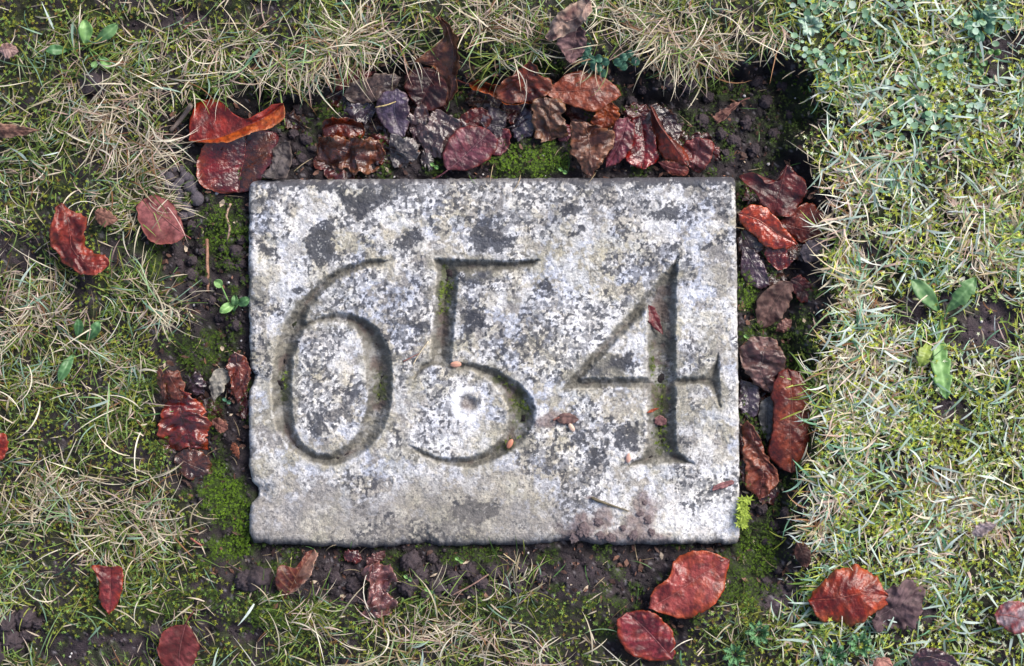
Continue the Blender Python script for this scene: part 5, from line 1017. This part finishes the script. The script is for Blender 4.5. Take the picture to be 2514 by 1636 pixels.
def make_lawn():
    # tussocks
    nt_ = 5200
    cx = RNG.uniform(-260, 2770, nt_); cy = RNG.uniform(-260, 1900, nt_)
    sdc = trench_sd(cx, cy); b = bare_amt(cx, cy); hs = straw_amt(cx, cy); right = sstep(1850, 2000, cx)
    pt = fbm(cx / 85, cy / 85, 3, 980)
    dens = (.24 + .30 * hs + .9 * (pt - .5)) * (1 - right) + right * (.28 + 1.9 * (pt - .45) + .22 * hs)
    ok = (sdc > -26 * RNG.random(nt_) ** 2.5) & (RNG.random(nt_) < dens) & (RNG.random(nt_) > b * .95)
    cx, cy, sdc, hs, right = cx[ok], cy[ok], sdc[ok], hs[ok], right[ok]
    e = 6.0
    gxn = trench_sd(cx + e, cy) - trench_sd(cx - e, cy); gyn = trench_sd(cx, cy + e) - trench_sd(cx, cy - e)
    inward = np.arctan2(-gyn, -gxn)
    nb = (14 + 12 * RNG.random(len(cx)) + 12 * hs + 1 * right).astype(int)
    i = np.repeat(np.arange(len(cx)), nb); n = len(i)
    R_, H_ = right[i], hs[i]
    sp = 9 + 26 * RNG.random(n) ** 1.5 + 6 * R_
    x = cx[i] + RNG.normal(0, 1, n) * sp; y = cy[i] + RNG.normal(0, 1, n) * sp
    tdir = RNG.random(len(cx)) * 6.28
    edge = np.exp(-np.clip(sdc, 0, None) / 30)
    ang = np.where(RNG.random(n) < edge[i] * .75, inward[i] + RNG.normal(0, .7, n), np.where(RNG.random(n) < .6, (fbm(x / 130, y / 130, 2, 982) - .5) * 16 + RNG.normal(0, .75, n), RNG.random(n) * 6.28))
    L_ = (26 + 66 * RNG.random(n) ** 1.3 + 44 * H_ * RNG.random(n)) * (1 - .28 * R_) * (1 + .25 * edge[i])
    wid = (1.8 + 2.2 * RNG.random(n) ** 1.6) * (1 + R_ * (.2 + .9 * RNG.random(n) ** 2))
    up = RNG.random(n)
    e0 = np.radians(10 + 55 * up); e1 = np.radians(-38 + 45 * RNG.random(n))
    curl = RNG.normal(0, .75, n)
    ps = np.clip(.24 + .62 * H_ + .02 * R_ + (.5 + 1.0 * R_) * (fbm(x / 75, y / 75, 3, 985) - .5), .06, .93)
    st = RNG.random(n) < ps
    k = RNG.random(n)
    straw = mixc(lin(150, 130, 92), lin(246, 236, 212), k ** .7); pk = RNG.random(n) < .25; straw[pk] = mixc(lin(176, 146, 132), lin(232, 208, 196), k[pk]); brn = RNG.random(n) < .10; straw[brn] = mixc(lin(124, 88, 58), lin(160, 116, 80), k[brn])
    green = mixc(lin(50, 80, 26), lin(152, 182, 92), k); bl = RNG.random(n) < .25 + R_ * (.1 + .6 * sstep(.45, .6, fbm(x / 110, y / 110, 3, 986) + .12 * (y < 350))); green[bl] = mixc(lin(70, 116, 84), lin(170, 202, 180), k[bl]); yl = RNG.random(n) < .20; green[yl] = mixc(lin(116, 126, 44), lin(172, 178, 84), k[yl])
    green = np.clip(green * (1 + 1.0 * R_[:, None]), 0, .8); straw = np.clip(straw * (1 + .35 * R_[:, None]), 0, .93)  # blades brightened to the right, the stronger light there put into their colour
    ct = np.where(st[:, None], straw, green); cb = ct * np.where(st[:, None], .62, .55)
    sw = RNG.random(n) < .12; ct[sw & ~st] = straw[sw & ~st]
    half = st
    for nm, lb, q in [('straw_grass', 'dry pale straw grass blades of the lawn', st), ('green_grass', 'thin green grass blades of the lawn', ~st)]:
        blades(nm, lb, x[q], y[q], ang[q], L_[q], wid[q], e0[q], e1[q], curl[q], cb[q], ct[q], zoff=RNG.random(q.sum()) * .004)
    # broad grey-green blades, right lawn mostly
    n = 900
    x = np.concatenate([RNG.uniform(1980, 2740, 780), RNG.uniform(-200, 2700, 120)]); y = RNG.uniform(-200, 1850, n)
    sd = trench_sd(x, y); ok = (sd > 15) & (RNG.random(n) > bare_amt(x, y)); x, y = x[ok], y[ok]; n = len(x); k = RNG.random(n)
    c_ = mixc(lin(92, 136, 104), lin(222, 236, 230), k)
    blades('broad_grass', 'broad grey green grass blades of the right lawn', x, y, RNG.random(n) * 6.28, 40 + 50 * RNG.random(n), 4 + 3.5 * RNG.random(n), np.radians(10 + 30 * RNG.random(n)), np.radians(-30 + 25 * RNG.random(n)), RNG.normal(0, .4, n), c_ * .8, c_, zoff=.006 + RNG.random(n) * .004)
    # cut straw bits lying flat in the lawn
    n = 7000
    x = RNG.uniform(-240, 2750, n); y = RNG.uniform(-240, 1880, n); sd = trench_sd(x, y)
    ok = (sd > -20) & (RNG.random(n) < .35 + .5 * sstep(1850, 2000, x) + .3 * straw_amt(x, y)) & (RNG.random(n) > bare_amt(x, y) * .8); x, y = x[ok], y[ok]; n = len(x); k = RNG.random(n)
    c_ = mixc(lin(110, 92, 68), lin(232, 216, 192), k)
    blades('straw_thatch', 'short cut straw bits lying flat through the lawn', x, y, RNG.random(n) * 6.28, 16 + 34 * RNG.random(n), 2.4 + 2.2 * RNG.random(n), np.radians(-4 + 16 * RNG.random(n)), np.radians(-10 + 12 * RNG.random(n)), RNG.normal(0, .3, n), c_ * .9, c_, segs=3, zoff=.001 + RNG.random(n) * .007)
    # long pale arching stems on top
    n = 1500
    x = RNG.uniform(-220, 2720, n); y = RNG.uniform(-220, 1860, n); sd = trench_sd(x, y)
    ok = (sd > 5) & (RNG.random(n) < (.3 + .7 * straw_amt(x, y))) & (RNG.random(n) > bare_amt(x, y) * .6); x, y = x[ok], y[ok]; n = len(x); k = RNG.random(n)
    c_ = mixc(lin(206, 190, 156), lin(250, 244, 226), k); gq = RNG.random(n) < .25; c_[gq] = mixc(lin(110, 150, 90), lin(170, 200, 150), k[gq])
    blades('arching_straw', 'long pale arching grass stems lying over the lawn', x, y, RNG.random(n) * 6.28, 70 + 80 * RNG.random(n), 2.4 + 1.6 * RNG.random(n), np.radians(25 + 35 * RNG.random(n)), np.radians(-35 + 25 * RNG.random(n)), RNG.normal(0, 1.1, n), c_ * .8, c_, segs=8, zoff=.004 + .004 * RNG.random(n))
    # stray stems over the bare bed
    n = 420
    x = RNG.uniform(390, 2050, n); y = RNG.uniform(180, 1560, n); sd = trench_sd(x, y)
    ok = (sd < 0) & ~((x > 598) & (x < 1826) & (y > 430) & (y < 1346)); x, y = x[ok], y[ok]; n = len(x); k = RNG.random(n)
    c_ = mixc(lin(120, 104, 80), lin(206, 186, 150), k); gq = RNG.random(n) < .35; c_[gq] = lin(88, 130, 66)
    blades('stray_grass', 'stray straw stems and blades on the bare bed', x, y, RNG.random(n) * 6.28, 22 + 46 * RNG.random(n), 1.6 + 1.2 * RNG.random(n), np.radians(20 + 30 * RNG.random(n)), np.radians(-30 + 20 * RNG.random(n)), RNG.normal(0, .6, n), c_ * .8, c_, segs=4)
    # lawn further off, coarser
    n = 17000
    r_ = np.sqrt(RNG.random(n)) * 5200; a_ = RNG.random(n) * 6.28; x = 1257 + r_ * np.cos(a_); y = 818 + r_ * np.sin(a_)
    ok = (x < -200) | (x > 2710) | (y < -200) | (y > 1840); x, y = x[ok], y[ok]; n = len(x); k = RNG.random(n)
    c_ = np.where((RNG.random(n) < .5)[:, None], mixc(lin(150, 132, 100), lin(216, 200, 168), k), mixc(lin(66, 94, 42), lin(134, 160, 92), k))
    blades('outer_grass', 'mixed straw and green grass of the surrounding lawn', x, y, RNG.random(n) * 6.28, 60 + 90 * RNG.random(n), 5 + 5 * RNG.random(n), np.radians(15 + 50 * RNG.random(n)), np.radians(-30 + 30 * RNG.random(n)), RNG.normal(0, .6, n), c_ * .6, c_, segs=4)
make_lawn()
